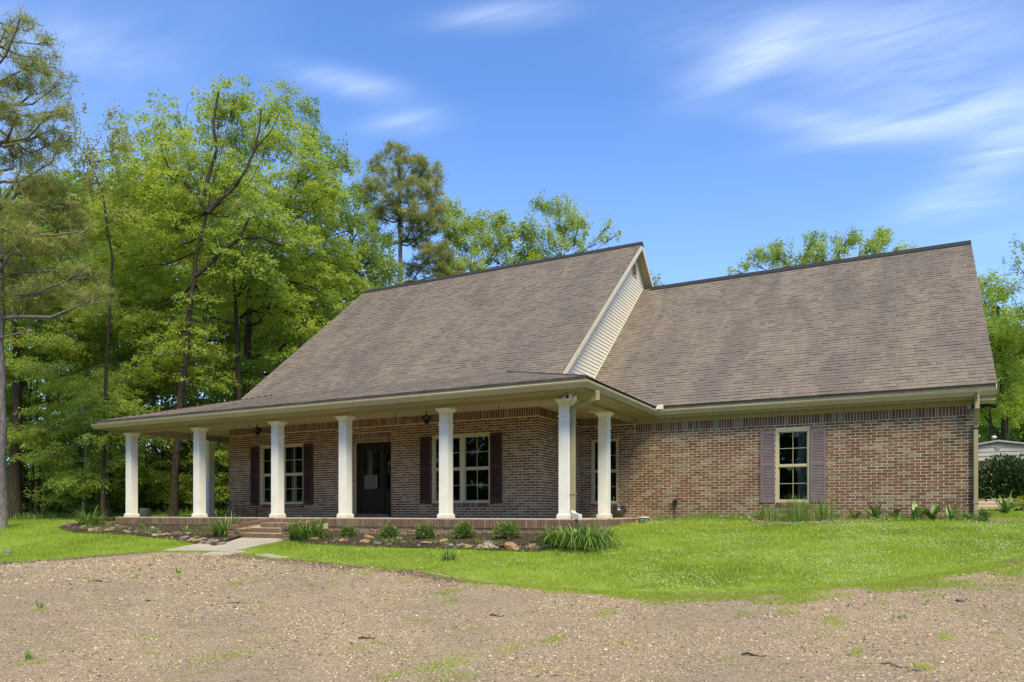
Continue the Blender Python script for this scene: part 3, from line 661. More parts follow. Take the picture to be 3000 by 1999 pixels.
board('porch_ceiling', -20.979, 14.881, ZC+.004, -6.503, YM-.002, ZC+.02, 'ceiling'); board('porch_ceiling', XC+.002, YM-.0, ZC+.003, -6.503, YW-.009, ZC+.021, 'ceiling'); board('porch_ceiling', -20.979, YM-.001, ZC+.003, XL-.001, 24, ZC+.02, 'ceiling')
b = MB()
for i in range(92): b.box(-20.978, 14.9+i*.1, 2.63, -20.966, 14.9+i*.1+.07, 2.79)
b.obj('beam_siding', 'beam', HOUSE, kind='stuff')
b = MB()     # dentil-like vent blocks in the wing soffit
for i in range(36): b.box(-5.5+i*.205, YWE+.12, 2.645, -5.5+i*.205+.10, YWE+.15, 2.656)
b.obj('soffit_vents', 'cream', HOUSE, kind='stuff')
# gutters: K-profile swept along the eaves
def gutter(path, closed0=True, nm='gutter'):
    """path: list of (point, outward normal(s)) with mitres"""
    prof = [(0, 0.015), (0, -.115), (.055, -.115), (.072, -.085), (.088, -.055), (.112, -.012), (.112, .012), (.100, .014), (.098, -.006), (.078, -.045), (.050, -.10), (.008, -.10), (.006, .013)]
    b = MB(); n = len(prof); rings = []
    for p, off in path: rings.append([np.array(p)+np.array(off)*a+np.array((0, 0, c)) for a, c in prof])
    vs = [q for r in rings for q in r]; fs = [(i*n+k, i*n+(k+1) % n, (i+1)*n+(k+1) % n, (i+1)*n+k) for i in range(len(rings)-1) for k in range(n)]
    fs += [tuple(range(n)), tuple((len(rings)-1)*n+k for k in range(n-1, -1, -1))]
    b.add(vs, fs); gt = b.obj(nm, 'tan', HOUSE)
    MB().tube([np.array(p)+np.array(off)*.106+np.array((0, 0, .012)) for p, off in path], .013, 8).obj('gutter_lip', 'tan', gt, True); return gt
GZ = ZE-.125
yg, xgl, xgr, ygw = YE+.03, XEL+.03, XER-.03, YWE+.05
gutter([((xgl, 24.0, GZ), (-1, 0, 0)), ((xgl, yg, GZ), (-1, -1, 0)), ((xgr, yg, GZ), (1, -1, 0)), ((xgr, ygw, GZ-.005), (1, -1, 0)), ((2.0, ygw, GZ-.015), (0, -1, 0))])
b = MB(); b.prism([(-5.55, 18.78, 2.86), (-5.36, 18.86, 2.86), (-5.36, 18.86, 2.99), (-5.5, 18.80, 2.97)], (.0, .02, 0)); b.obj('splash_guard', 'cream', HOUSE)
def pipe(pts, w=.075, d=.055, m='tan', nm='downspout', straps=()):
    b = MB(); pts = [np.array(p, float) for p in pts]
    vs = []; 
    for i, p in enumerate(pts):
        t = pts[min(i+1, len(pts)-1)]-pts[max(i-1, 0)]; t /= np.linalg.norm(t)
        side = np.cross(t, (0, 0, 1)) if abs(t[2]) < .95 else np.array((1., 0, 0)); 
        if abs(t[2]) >= .2 and abs(t[2]) < .95: side = np.cross(t, (0, 0, 1))
        side /= np.linalg.norm(side); up = np.cross(side, t)
        for a, c in ((-1, -1), (1, -1), (1, 1), (-1, 1)): vs.append(p+side*a*w/2+up*c*d/2)
    fs = [(i*4+k, i*4+(k+1) % 4, (i+1)*4+(k+1) % 4, (i+1)*4+k) for i in range(len(pts)-1) for k in range(4)]+[(0, 1, 2, 3), tuple((len(pts)-1)*4+k for k in (3, 2, 1, 0))]
    b.add(vs, fs); o = b.obj(nm, m, HOUSE); bevel(o, .008)
    for (x, y, z, mm) in straps: MB().box(x-w/2-.012, y-d/2-.012, z-.015, x+w/2+.012, y+d/2+.012, z+.015).obj('strap', mm, o)
    return o
pipe([(1.63, 18.92, 2.72), (1.63, 18.92, 2.42)], .09, .07); pipe([(1.63, 18.925, 2.43), (1.63, 19.20, 2.10)], .088, .068); pipe([(1.63, 19.215, 2.16), (1.63, 19.215, .02)], .085, .075, straps=((1.63, 19.215, 2.02, 'black'), (1.63, 19.215, .36, 'tan')))
pipe([(-5.50, 14.42, 2.72), (-5.50, 14.42, 2.50)], .075, .08); pipe([(-5.50, 14.43, 2.56), (-6.17, 14.72, 2.43)], .075, .075)
pipe([(-6.175, 14.72, 2.46), (-6.175, 14.72, .10)], .088, .08, straps=((-6.175, 14.72, 2.10, 'tan'), (-6.175, 14.72, .55, 'tan')))
pipe([(-6.175, 14.70, .14), (-6.02, 14.52, .06)], .085, .085, 'white'); MB().prism([(-6.06, 14.40, .0), (-5.88, 14.30, -.0), (-5.88, 14.30, .10), (-6.1, 14.42, .14)], (.03, .12, 0)).obj('downspout_boot', 'white', HOUSE)
pipe([(-21.5, 14.12, 2.74), (-21.22, 14.98, 2.42)], .08, .07)
pipe([(-21.22, 14.97, 2.46), (-21.22, 14.97, .02)], .08, .07)
# ---- columns
def column(x, y):
    b = MB().frustum(x, y, .10, .248, 2.60, .242); c = b.obj('column', 'white', HOUSE); bevel(c, .006)
    b = MB().box(x-.158, y-.158, 0, x+.158, y+.158, .085); b.frustum(x, y, .085, .316, .118, .262); bevel(b.obj('column_base', 'white', c), .008)
    b = MB().box(x-.142, y-.142, 2.235, x+.142, y+.142, 2.257); b.box(x-.130, y-.130, 2.222, x+.130, y+.130, 2.235); b.obj('collar', 'white', c)
    b = MB().frustum(x, y, 2.515, .246, 2.60, .375); b.box(x-.1875, y-.1875, 2.60, x+.1875, y+.1875, 2.621); b.obj('capital', 'white', c)
for xr in (-20.98, -17.90, -14.80, -12.43, -9.35, -6.24): column(xr-.124, 14.745)
column(-6.364, 17.15); column(-21.10, 17.66); column(-21.10, 20.6)
# ---- windows, shutters, door
def window(x0, x1, z0, z1, y, mull=None, curtains=()):
    w, d = .055, .05; yb = y+.075
    b = MB(); b.box(x0, y-.012, z0, x0+w, yb, z1); b.box(x1-w, y-.012, z0, x1, yb, z1); b.box(x0+w, y-.012, z1-w, x1-w, yb, z1); b.box(x0+w, y-.018, z0, x1-w, yb, z0+.045)
    WN = b.obj('window', 'frame', HOUSE)
    bays = [(x0+w, x1-w)] if mull is None else [(x0+w, mull[0]), (mull[1], x1-w)]
    if mull: MB().box(mull[0], y-.006, z0+.045, mull[1], yb, z1-w).obj('mullion', 'frame', WN)
    zm = (z0+z1)/2
    for a, c in bays:
        MB().box(a, y+.004, zm-.022, c, y+.05, zm+.022).obj('meeting_rail', 'frame', WN)
        for k, (s0, s1, yy) in enumerate(((z0+.045, zm-.022, y+.035), (zm+.022, z1-w, y+.018))):
            b = MB(); f = .022
            b.box(a, yy, s0, a+f, yy+.03, s1); b.box(c-f, yy, s0, c, yy+.03, s1); b.box(a+f, yy, s0, c-f, yy+.03, s0+f); b.box(a+f, yy, s1-f, c-f, yy+.03, s1); b.obj('sash', 'frame', WN)
            mxx = (a+c)/2; mz = (s0+s1)/2
            b = MB(); b.box(mxx-.006, yy+.006, s0+f, mxx+.006, yy+.022, s1-f); b.box(a+f, yy+.0065, mz-.006, mxx-.006, yy+.0215, mz+.006); b.box(mxx+.006, yy+.0065, mz-.006, c-f, yy+.0215, mz+.006); b.obj('muntin', 'frame', WN)
            for p0, p1 in ((a+f, mxx-.006), (mxx+.006, c-f)):
                for q0, q1 in ((s0+f, mz-.006), (mz+.006, s1-f)):
                    MB().add([(p0, yy+.014, q0), (p1, yy+.014, q0), (p1, yy+.014, q1), (p0, yy+.014, q1)], [(0, 1, 2, 3)]).obj('pane', 'glass', WN)
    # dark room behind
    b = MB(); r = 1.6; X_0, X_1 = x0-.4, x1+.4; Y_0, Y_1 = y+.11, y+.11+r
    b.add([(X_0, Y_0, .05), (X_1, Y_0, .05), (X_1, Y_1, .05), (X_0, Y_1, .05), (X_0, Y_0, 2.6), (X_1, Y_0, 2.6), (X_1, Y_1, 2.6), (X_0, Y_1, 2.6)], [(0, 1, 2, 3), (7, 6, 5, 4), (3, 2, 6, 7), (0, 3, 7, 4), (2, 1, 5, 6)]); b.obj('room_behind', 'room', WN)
    for cx0, cx1, mm in curtains:
        b = MB(); nn = 14
        for i in range(nn):
            xa = cx0+(cx1-cx0)*i/nn; xb = cx0+(cx1-cx0)*(i+1)/nn; ya = y+.20+.02*math.sin(i*1.9); yb2 = y+.20+.02*math.sin((i+1)*1.9)
            b.add([(xa, ya, z0-.05), (xb, yb2, z0-.05), (xb, yb2, z1+.05), (xa, ya, z1+.05)], [(0, 1, 2, 3)])
        b.obj('curtain', mm, WN)
    return WN
window(-17.42, -15.66, .40, 2.20, YM+.02, (-16.62, -16.46), ((-15.98, -15.70, 'curtain2'), (-17.36, -17.1, 'curtain2')))
window(-11.04, -9.255, .40, 2.20, YM+.02, (-10.19, -10.05))
window(-7.54, -6.76, .40, 2.20, YW+.02, None, ((-7.5, -7.36, 'curtain2'), (-6.94, -6.8, 'curtain2')))
window(-2.61, -1.815, .40, 2.21, YW+.02, None, ((-2.12, -1.86, 'curtain'),))
def shutter(x0, x1, z0, z1, y, m, label=None):
    b = MB(); w = .055; zm = z0+(z1-z0)*.52
    b.box(x0, y-.035, z0, x0+w, y-.007, z1); b.box(x1-w, y-.035, z0, x1, y-.007, z1)
    for a, c in ((z0, z0+.12), (zm-.035, zm+.035), (z1-.10, z1)): b.box(x0+w, y-.035, a, x1-w, y-.007, c)
    b.box(x0+w, y-.014, z0+.12, x1-w, y-.0075, z1-.1)
    o = b.obj('shutter', m, HOUSE); 
    if label: o['label'] = label
    b = MB()
    for a, c in ((z0+.12, zm-.035), (zm+.035, z1-.10)):
        k = int((c-a)/.036)
        for i in range(k):
            zz = a+(i+.5)*(c-a)/k; b.add([(x0+w, y-.033, zz-.014), (x1-w, y-.033, zz-.014), (x1-w, y-.016, zz+.014), (x0+w, y-.016, zz+.014), (x0+w, y-.030, zz-.019), (x1-w, y-.030, zz-.019)], [(0, 1, 2, 3), (4, 5, 1, 0)])
    b.obj('louvers', m, o, kind='stuff')
for a, c in ((-17.85, -17.49), (-15.65, -15.28), (-11.44, -11.08), (-9.25, -8.90)): shutter(a, c, .38, 2.20, YM, 'shutter_dark', 'dark plum shutter')
for a, c in ((-2.98, -2.625), (-1.805, -1.455)): shutter(a, c, .39, 2.21, YW, 'shutter', 'faded mauve shutter')
# door set in its brick opening
b = MB(); dy = YM+.10
b.box(-13.74, dy, .11, -13.62, dy+.08, 2.14); b.box(-12.50, dy, .11, -12.43, dy+.08, 2.14); b.box(-13.62, dy, 2.06, -12.50, dy+.08, 2.14); b.box(-12.80, dy, .11, -12.74, dy+.08, 2.06); b.box(-13.62, dy, .10, -12.50, dy+.08, .14)
DF = b.obj('door_frame', 'wood', HOUSE)
b = MB(); a, c = -13.62, -12.80; b.box(a, dy+.02, .14, a+.12, dy+.06, 2.06); b.box(c-.12, dy+.02, .14, c, dy+.06, 2.06); b.box(a+.12, dy+.02, .14, c-.12, dy+.06, .80); b.box(a+.12, dy+.02, 1.93, c-.12, dy+.06, 2.06); b.box(a+.2, dy+.012, .24, c-.2, dy+.02, .70)
DR = b.obj('front_door', 'wood', HOUSE)
MB().add([(a+.12, dy+.04, .80), (c-.12, dy+.04, .80), (c-.12, dy+.04, 1.93), (a+.12, dy+.04, 1.93)], [(0, 1, 2, 3)]).obj('door_glass', 'glass', DR)
MB().box(a+.135, dy+.030, .82, c-.20, dy+.034, 1.21).obj('notice_paper', 'paper', DR)
MB().box(a+.125, dy+.055, 1.22, c-.25, dy+.058, 1.92).obj('blind', 'room', DR)
MB().tube([(c-.06, dy+.02, .92), (c-.06, dy-.03, .94), (c-.06, dy-.03, 1.12), (c-.06, dy+.02, 1.14)], .008, 6).obj('door_handle', 'black', DR)
b = MB(); b.box(-12.74, dy+.02, .14, -12.68, dy+.06, 2.06); b.box(-12.55, dy+.02, .14, -12.50, dy+.06, 2.06); b.box(-12.68, dy+.02, .14, -12.55, dy+.06, .75); b.box(-12.68, dy+.02, 1.93, -12.55, dy+.06, 2.06)
SL = b.obj('sidelight', 'wood', HOUSE); MB().add([(-12.68, dy+.04, .75), (-12.55, dy+.04, .75), (-12.55, dy+.04, 1.93), (-12.68, dy+.04, 1.93)], [(0, 1, 2, 3)]).obj('sidelight_glass', 'glass', SL)
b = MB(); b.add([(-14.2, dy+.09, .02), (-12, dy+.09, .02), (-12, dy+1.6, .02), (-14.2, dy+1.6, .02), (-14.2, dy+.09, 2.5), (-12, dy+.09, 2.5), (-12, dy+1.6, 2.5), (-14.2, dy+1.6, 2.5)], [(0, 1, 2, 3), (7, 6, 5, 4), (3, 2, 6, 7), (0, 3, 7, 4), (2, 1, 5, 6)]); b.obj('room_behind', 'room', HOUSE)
MB().box(-13.73, YM-.03, .0, -12.44, YM+.18, .015).obj('threshold', 'mortar', HOUSE)
t = MB()
for i in range(15): t.box(-13.70+i*.078, YM-.0, .016, -13.70+i*.078+.066, YM+.09, .105, random.uniform(.0, .7))
t.obj('threshold_bricks', 'brick', HOUSE, kind='stuff')
for x, z, l in ((-11.95, .54, 'grey outlet cover on the brick wall left of the double window'), (-14.98, .5, 'small grey outlet cover low on the brick wall left of the front door')):
    MB().box(x-.06, YM-.03, z-.06, x+.06, YM-.009, z+.06).obj('outlet_cover', 'plate', HOUSE)
MB().box(XC+.012, 18.2, .52, XC+.03, 18.32, .66).obj('outlet_cover', 'plate', HOUSE)

# ---- things on the porch
def fan(x, y, label):
    root = empty('ceiling_fan', (x, y, ZC), label, 'ceiling fan', 'porch ceiling fans')
    MB().lathe((x, y, ZC-.16), [(.015, 0), (.015, .12), (.06, .13), (.06, .158)], 10).obj('mount', 'black', root, True)
    MB().lathe((x, y, ZC-.30), [(.04, 0), (.11, .02), (.13, .07), (.12, .12), (.05, .15)], 16).obj('motor', 'black', root, True)
    MB().lathe((x, y, ZC-.385), [(.02, 0), (.07, .03), (.08, .06), (.05, .085)], 14).obj('lamp_bowl', 'black', root, True)
    for k in range(5):
        a = k*2*math.pi/5+.3; d = np.array((math.cos(a), math.sin(a), 0)); n = np.array((-d[1], d[0], 0)); c = np.array((x, y, ZC-.25)); b = MB()
        P = [c+d*.13-n*.03, c+d*.62-n*.065, c+d*.66, c+d*.62+n*.065, c+d*.13+n*.03]; P = [p+np.array((0, 0, .012*np.dot(p-c, n)/.065)) for p in P]
        b.prism(P, (0, 0, -.008)); b.obj('blade', 'fan_wood', root)
fan(-16.55, 15.55, 'dark ceiling fan under the left half of the porch'); fan(-10.62, 15.6, 'dark ceiling fan behind the column between the door and double window')
def hook(x, y, z0, label):
    b = MB()
    n = int((ZC-z0)/.035)
    for i in range(n):
        z = ZC-.0-i*.035; b.box(x-.005-.004*(i % 2), y-.003-.004*((i+1) % 2), z-.034, x+.005+.004*(i % 2), y+.003+.004*((i+1) % 2), z-.004)
    b.obj('hanging_chain', 'black', None, label=label, category='chain')
hook(-17.02, 15.7, 2.58, 'short dark chain hanging from the porch ceiling left of the left fan')
hook(-11.45, 15.4, 2.45, 'short dark chain hanging from the porch ceiling right of the front door')
hook(-8.4, 15.4, 2.52, 'short dark chain hanging from the porch ceiling right of the double window')
hook(-7.05, 16.6, 2.38, 'longest dark chain hanging from the ceiling near the corner column')
hook(-20.3, 16.2, 2.45, 'short dark chain hanging from the ceiling at the far left of the porch')
b = MB().lathe((-6.95, 17.9, ZC-.03), [(.10, 0), (.14, .015), (.14, .03)], 20); b.obj('ceiling_light', 'white', None, True, label='flat round white light on the porch ceiling by the inner corner', category='light')
# table on the left of the porch
tb = empty('patio_table', (-17.8, 15.9, 0), 'low black metal table with thin legs at the left end of the porch', 'table')
x0, x1, y0, y1 = -18.38, -17.22, 15.65, 16.2
b = MB(); b.box(x0, y0, .47, x1, y1, .50); n = 14
b.tube([(x0+(x1-x0)*i/8, y0-.02, .46+.03*math.sin(math.pi*i/8)) for i in range(9)], .014, 6); b.obj('table_top', 'black', tb)
for x, y in ((x0+.03, y0+.03), (x1-.03, y0+.03), (x0+.36, y0+.03), (x1-.34, y0+.03), (x0+.03, y1-.03), (x1-.03, y1-.03)): MB().tube([(x, y, .47), (x, y, 0)], .013, 6).obj('leg', 'black', tb)
o = MB().lathe((-18.02, 15.9, .50), [(.025, 0), (.03, .03), (.012, .055), (.006, .075)], 10); o.obj('ornament', 'plate', None, True, label='tiny pale ornament standing on the black porch table', category='ornament')
# pot, lamp dish and faucet by the wing
pz = 0.0
o = MB().lathe((-6.62, 18.85, 0), [(.13, 0), (.20, .06), (.255, .14), (.262, .19), (.235, .245), (.20, .27), (.215, .30), (.225, .325), (.20, .325), (.18, .28)], 28).obj('flower_pot', 'bronze', None, True, label='dark brown glazed round pot on the porch corner by the brick wing', category='pot')
g = terr(-5.75, 18.3)
r_ = empty('solar_lamp', (-5.72, 18.3, float(g)), 'small white and blue lamp lying on the lawn beside the porch corner', 'lamp')
MB().lathe((-5.72, 18.3, g+.09), [(.0, 0), (.10, .015), (.17, .045), (.165, .06), (.02, .075)], 18).obj('shade', 'white', r_, True)
MB().lathe((-5.74, 18.22, g-.0), [(.05, 0), (.09, .03), (.10, .07), (.08, .11), (.02, .12)], 16).obj('lamp_body', 'blue', r_, True)
fc = empty('garden_tap', (-5.15, YW-.05, .05), 'black garden tap on a thin pipe against the brick wing', 'tap')
MB().tube([(-5.15, YW-.05, -.03), (-5.15, YW-.05, .42)], .012, 6).obj('pipe', 'black', fc)
b = MB(); b.box(-5.20, YW-.10, .36, -5.10, YW-.02, .46); b.tube([(-5.15, YW-.06, .44), (-5.15, YW-.06, .50)], .03, 8); b.tube([(-5.15, YW-.08, .40), (-5.17, YW-.16, .36)], .014, 6); b.obj('valve', 'black', fc)
# security camera at the porch corner
sc = empty('security_camera', (-6.02, 14.5, ZS), 'small white security camera under the porch eave beside the corner column', 'camera')
MB().lathe((-6.10, 14.42, ZS-.05), [(.03, 0), (.055, .03), (.055, .05)], 14).obj('mount', 'white', sc, True)
MB().box(-6.16, 14.24, ZS-.155, -6.06, 14.46, ZS-.065).obj('housing', 'white', sc); MB().box(-6.145, 14.228, ZS-.145, -6.075, 14.239, ZS-.075).obj('lens', 'black', sc)
for dx in (-.12, .10): MB().lathe((-6.11+dx, 14.40, ZS-.17), [(.03, 0), (.05, .03), (.045, .09), (.02, .11)], 12).obj('spotlight', 'white', sc, True)
fl = empty('flood_light', (1.75, 19.2, 2.5), 'black twin flood light under the right end of the wing eave', 'flood light')
MB().box(1.70, 19.18, 2.45, 1.80, 19.26, 2.55).obj('mount', 'black', fl)
MB().tube([(1.72, 19.15, 2.50), (1.50, 19.0, 2.47)], [.03, .055], 10).obj('lamp_head', 'black', fl); MB().tube([(1.78, 19.15, 2.52), (2.02, 19.05, 2.46)], [.03, .055], 10).obj('lamp_head', 'black', fl)
MB().tube([(1.50, 19.0, 2.47), (1.49, 18.99, 2.468)], .05, 10).obj('lamp_glass', 'plate', fl)

# ---- shed beyond the right end
SX0, SX1, SY, SZE, SZA = -.6, 6.9, 30.0, 1.92, 2.50
sh = empty('garden_shed', (3.15, 32, .1), 'low shed with grey gable boards and pinkish walls behind the bush', 'shed')
b = MB(); gz_ = -.3; b.add([(SX0+.3, SY, gz_), (SX1-.3, SY, gz_), (SX1-.3, SY, SZE), (SX0+.3, SY, SZE)], [(0, 1, 2, 3)]); b.add([(SX0+.3, SY, gz_), (SX0+.3, SY+5, gz_), (SX0+.3, SY+5, SZE), (SX0+.3, SY, SZE)], [(0, 1, 2, 3)]); b.add([(SX1-.3, SY, gz_), (SX1-.3, SY+5, gz_), (SX1-.3, SY+5, SZE), (SX1-.3, SY, SZE)], [(0, 1, 2, 3)])
sw = b.obj('wall', 'shed_pink', sh)
for i in range(16):
    z = .1+i*.115; MB().add([(SX0+.3, SY-.02, z), (SX1-.3, SY-.02, z), (SX1-.3, SY-.004, z+.113), (SX0+.3, SY-.004, z+.113), (SX0+.3, SY, z), (SX1-.3, SY, z)], [(0, 1, 2, 3), (4, 5, 1, 0)]).obj('siding_board', 'shed_pink', sw)
sl = (SZA-SZE)/((SX1-SX0)/2); cx = (SX0+SX1)/2
b = MB(); b.add([(SX0, SY-.3, SZE), (SX1, SY-.3, SZE), (cx, SY-.3, SZA)], [(0, 1, 2)]); b.box(SX0, SY-.3, SZE-.03, SX1, SY, SZE-.001); gw = b.obj('gable', 'shed_grey', sh)
z = SZE
while z < SZA-.03:
    h = min(.15, SZA-z-.01); xa = SX0+(z-SZE)/sl; xb = SX0+(z+h-SZE)/sl
    MB().add([(xa, SY-.325, z), (2*cx-xa, SY-.325, z), (2*cx-xb, SY-.302, z+h), (xb, SY-.302, z+h), (xa, SY-.302, z), (2*cx-xa, SY-.302, z)], [(0, 1, 2, 3), (4, 5, 1, 0)]).obj('siding_board', 'shed_grey', gw); z += .15
for sg, xa in ((1, SX0-.1), (-1, SX1+.1)):
    b = MB(); b.prism([(xa, SY-.42, SZE-.02), (cx, SY-.42, SZA+.05), (cx, SY+5, SZA+.05), (xa, SY+5, SZE-.02)], (0, 0, .06)); b.obj('roof', 'tin', sh)
MB().box(cx-.06, SY-.34, SZA-.22, cx+.06, SY-.327, SZA-.12).obj('gable_lamp', 'plate', sh)
p = pix(2912, 1285, 33); po = empty('finial_post', (p[0], p[1], 2.4), 'thin pole with a small white cap rising just behind the shed roof', 'pole')
MB().tube([(p[0], p[1], 0), (p[0], p[1], p[2])], .02, 6).obj('pole', 'cut_wood', po); MB().lathe((p[0], p[1], p[2]-.02), [(.02, 0), (.10, .04), (.11, .09), (.04, .14)], 12).obj('cap', 'white', po, True)

# ------------------------------------------------------------------ vegetation
def norm(a): return a/(np.linalg.norm(a, axis=-1, keepdims=True)+1e-9)
def leaf_quads(P, D, Nn, L, W):
    """diamond leaves: P base, D direction, Nn normal"""
    D = norm(D); S = norm(np.cross(D, Nn)); U = np.cross(S, D); L = L[:, None]; W = W[:, None]
    V = np.stack([P, P+D*L*.45+S*W*.5-U*L*.06, P+D*L-U*L*.16, P+D*L*.45-S*W*.5-U*L*.06], 1)
    return V.reshape(-1, 3), np.arange(len(P)*4).reshape(-1, 4)
def needle_tris(P, D, L, W):
    D = norm(D); S = norm(np.cross(D, rng.normal(size=D.shape))); V = np.stack([P-S*W[:, None]*.5, P+S*W[:, None]*.5, P+D*L[:, None]], 1)
    return V.reshape(-1, 3), np.arange(len(P)*3).reshape(-1, 3)
def lobe(c, r, out, n, L, style):
    """foliage of one limb: c centre, r radii, out the direction away from the trunk"""
    per = {'spray': 34, 'clump': 40, 'pine': 46, 'sparse': 22}[style]; ns = max(3, int(n/per))
    q = norm(rng.normal(size=(ns, 3)))*rng.random((ns, 1))**(1/2.4); q[:, 2] = np.where(q[:, 2] < -.4, q[:, 2]*.7, q[:, 2])
    sc = c+q*r
    o = norm(q*np.array((1, 1, .15))+np.asarray(out)*.6+rng.normal(size=(ns, 3))*.35*np.array((1, 1, .3)))
    n_ = ns*per; k = np.repeat(np.arange(ns), per); up = np.array((0, 0, 1.))
    if style == 'pine':
        d = norm(rng.normal(size=(n_, 3))+np.array((0, 0, .35))+o[k]*.3); R = .30*(.6+.8*rng.random(ns))[k]
        P = sc[k]+norm(rng.normal(size=(n_, 3)))*R[:, None]*rng.random((n_, 1))*np.array((1, 1, .6)); P += d*.02
        V, Fx = needle_tris(P, d, L*(1.2+.8*rng.random(n_)), np.full(n_, L*.16)); t = np.clip(rng.random(ns)[k]*.75+rng.random(n_)*.3, 0, 1); return V, Fx, t, sc
    Rs = {'spray': .62, 'clump': .40, 'sparse': .36}[style]*(.55+.9*rng.random(ns))*max(.7, L/.12)
    o2 = o[k]; sd2 = norm(np.cross(o2, up)); a = rng.random(n_)**.8; bb = (rng.random(n_)-.5)*(1.15-a*.7)
    P = sc[k]+(o2*(a-.35)[:, None]+sd2*bb[:, None])*Rs[k][:, None]
    droop = (.30 if style == 'spray' else .12)*Rs[k]*a**2; P[:, 2] += rng.normal(size=n_)*(.05 if style == 'spray' else .16)-droop
    nn = norm(up+rng.normal(size=(n_, 3))*(.38 if style == 'spray' else .75)); D = norm(o2*.8+sd2*bb[:, None]*1.6+rng.normal(size=(n_, 3))*.45+np.array((0, 0, -.15)))
    V, Fx = leaf_quads(P, D, nn, L*(.7+.7*rng.random(n_)), L*(.42+.3*rng.random(n_))); t = np.clip(rng.random(ns)[k]*.7+rng.random(n_)*.35, 0, 1)
    return V, Fx, t, sc
def join(parts):
    Vs, Fs, Ts, b = [], [], [], 0
    for V, Fx, t in parts: Vs.append(V); Fs.append(Fx+b); Ts.append(t); b += len(V)
    return np.concatenate(Vs), np.concatenate(Fs), np.concatenate(Ts)
NLEAF = [0]
def tree(name, label, zc, trunk, r0, lobes, m, style='spray', L=.12, bark='bark', cover=2.6, cat='tree', group='trees of the wood behind the house', limbs=True, dz=1.2, bias=0, twigs=3):
    base = pix(*trunk[0], zc) if len(trunk[0]) == 2 else pix(*trunk[0][:2], trunk[0][2])
    tp = [pix(p[0], p[1], p[2] if len(p) > 2 else zc) for p in trunk]; g = float(terr(tp[0][0], tp[0][1])); tp[0][2] = min(tp[0][2], g)-.15
    root = empty(name, (tp[0][0], tp[0][1], g), label, cat, group)
    tb_ = MB(); m_ = len(tp); rr = [r0*(1-.72*i/(m_-1)) for i in range(m_)]; rr[0] *= 1.25
    tp2, r2 = [], []
    for i in range(m_-1):
        for s in range(3): tp2.append(tp[i]*(1-s/3)+tp[i+1]*s/3+rng.normal(size=3)*r0*.10*(i+s > 0)); r2.append(rr[i]*(1-s/3)+rr[i+1]*s/3)
    tp2.append(tp[-1]); r2.append(rr[-1]); tb_.tube(tp2, r2, 9)
    parts = []
    T_ = np.array(tp2)
    for lb in lobes:
        u, v, ru, rv = lb[:4]; den = lb[4] if len(lb) > 4 else 1.0
        zz = zc+rng.uniform(-dz, dz)+bias; c = pix(u, v, zz); sx = ru*zz/F; sz = rv*zz/F; r = np.array((sx, sx, sz))
        out = c-T_[np.argmin(abs(T_[:, 2]-c[2]+sz))]; out[2] = 0; out = out/(np.linalg.norm(out)+.5)
        n = cover*den*math.pi*sx*sz/(L*L*(.27 if style != 'pine' else .085))
        V, Fx, t, scs = lobe(c, r, out, n, L, style); parts.append((V, Fx, t))
        if limbs:
            cand = [i for i in range(len(T_)) if T_[i][2] < c[2]-.1*sz] or [0]
            i0 = min(cand, key=lambda i: np.linalg.norm(T_[i]-c)+.35*(c[2]-T_[i][2])); p0 = T_[i0]; rb = min(r2[i0]*.55, .02+.035*np.linalg.norm(r))
            mid = (p0+c)/2+np.array((0, 0, -.12*np.linalg.norm(c-p0)))+rng.normal(size=3)*.12; tb_.tube([p0, p0*.5+mid*.5+rng.normal(size=3)*.05, mid, mid*.5+c*.5, c], [rb, rb*.85, rb*.7, rb*.5, rb*.3], 6, caps=False)
            for s in scs[rng.integers(0, len(scs), twigs)]: tb_.tube([c*.6+mid*.4, (c+s)/2+rng.normal(size=3)*.06, s], [rb*.42, rb*.28, .006], 4, caps=False)
    tb_.obj('trunk', bark, root, True)
    V, Fx, t = join(parts); NLEAF[0] += len(Fx); obj('crown', raw('crown', V, Fx, t, m), root)
    return root
def auto_lobes(u0, u1, v0, v1, n, ru, rv, den=1.0):
    return [(rng.uniform(u0, u1), rng.uniform(v0, v1), ru*rng.uniform(.7, 1.3), rv*rng.uniform(.7, 1.3), den) for _ in range(n)]

# the tall leaning tree with bare dark trunk beside the porch
tree('tall_tree', 'tall lime green tree whose dark bare trunk leans right and forks above the porch', 27.5,
     [(505, 1492), (512, 1400), (520, 1290), (527, 1180), (545, 1040), (553, 930), (567, 830), (572, 760), (590, 690), (606, 625)], .155,
     [(455, 400, 120, 70, .55), (560, 460, 130, 80, .8), (520, 330, 90, 50, .35), (640, 300, 60, 70, .6), (700, 380, 110, 80, .75), (690, 270, 60, 50, .5), (810, 300, 70, 55, .6), (800, 400, 90, 90, .7), (410, 520, 130, 80), (520, 580, 130, 70),
      (360, 640, 110, 60), (290, 680, 80, 40), (660, 520, 110, 70, .8), (480, 690, 140, 70), (600, 720, 70, 60, .5), (720, 600, 130, 80, .9), (400, 780, 130, 60), (500, 870, 110, 60), (330, 880, 90, 50), (620, 860, 80, 70, .7), (430, 960, 100, 50), (560, 1010, 90, 60, .7),
      (470, 1080, 90, 50), (600, 1110, 80, 50, .7)], 'lime', 'spray', .095, 'bark', 2.9, dz=1.3, bias=1.5, twigs=5)
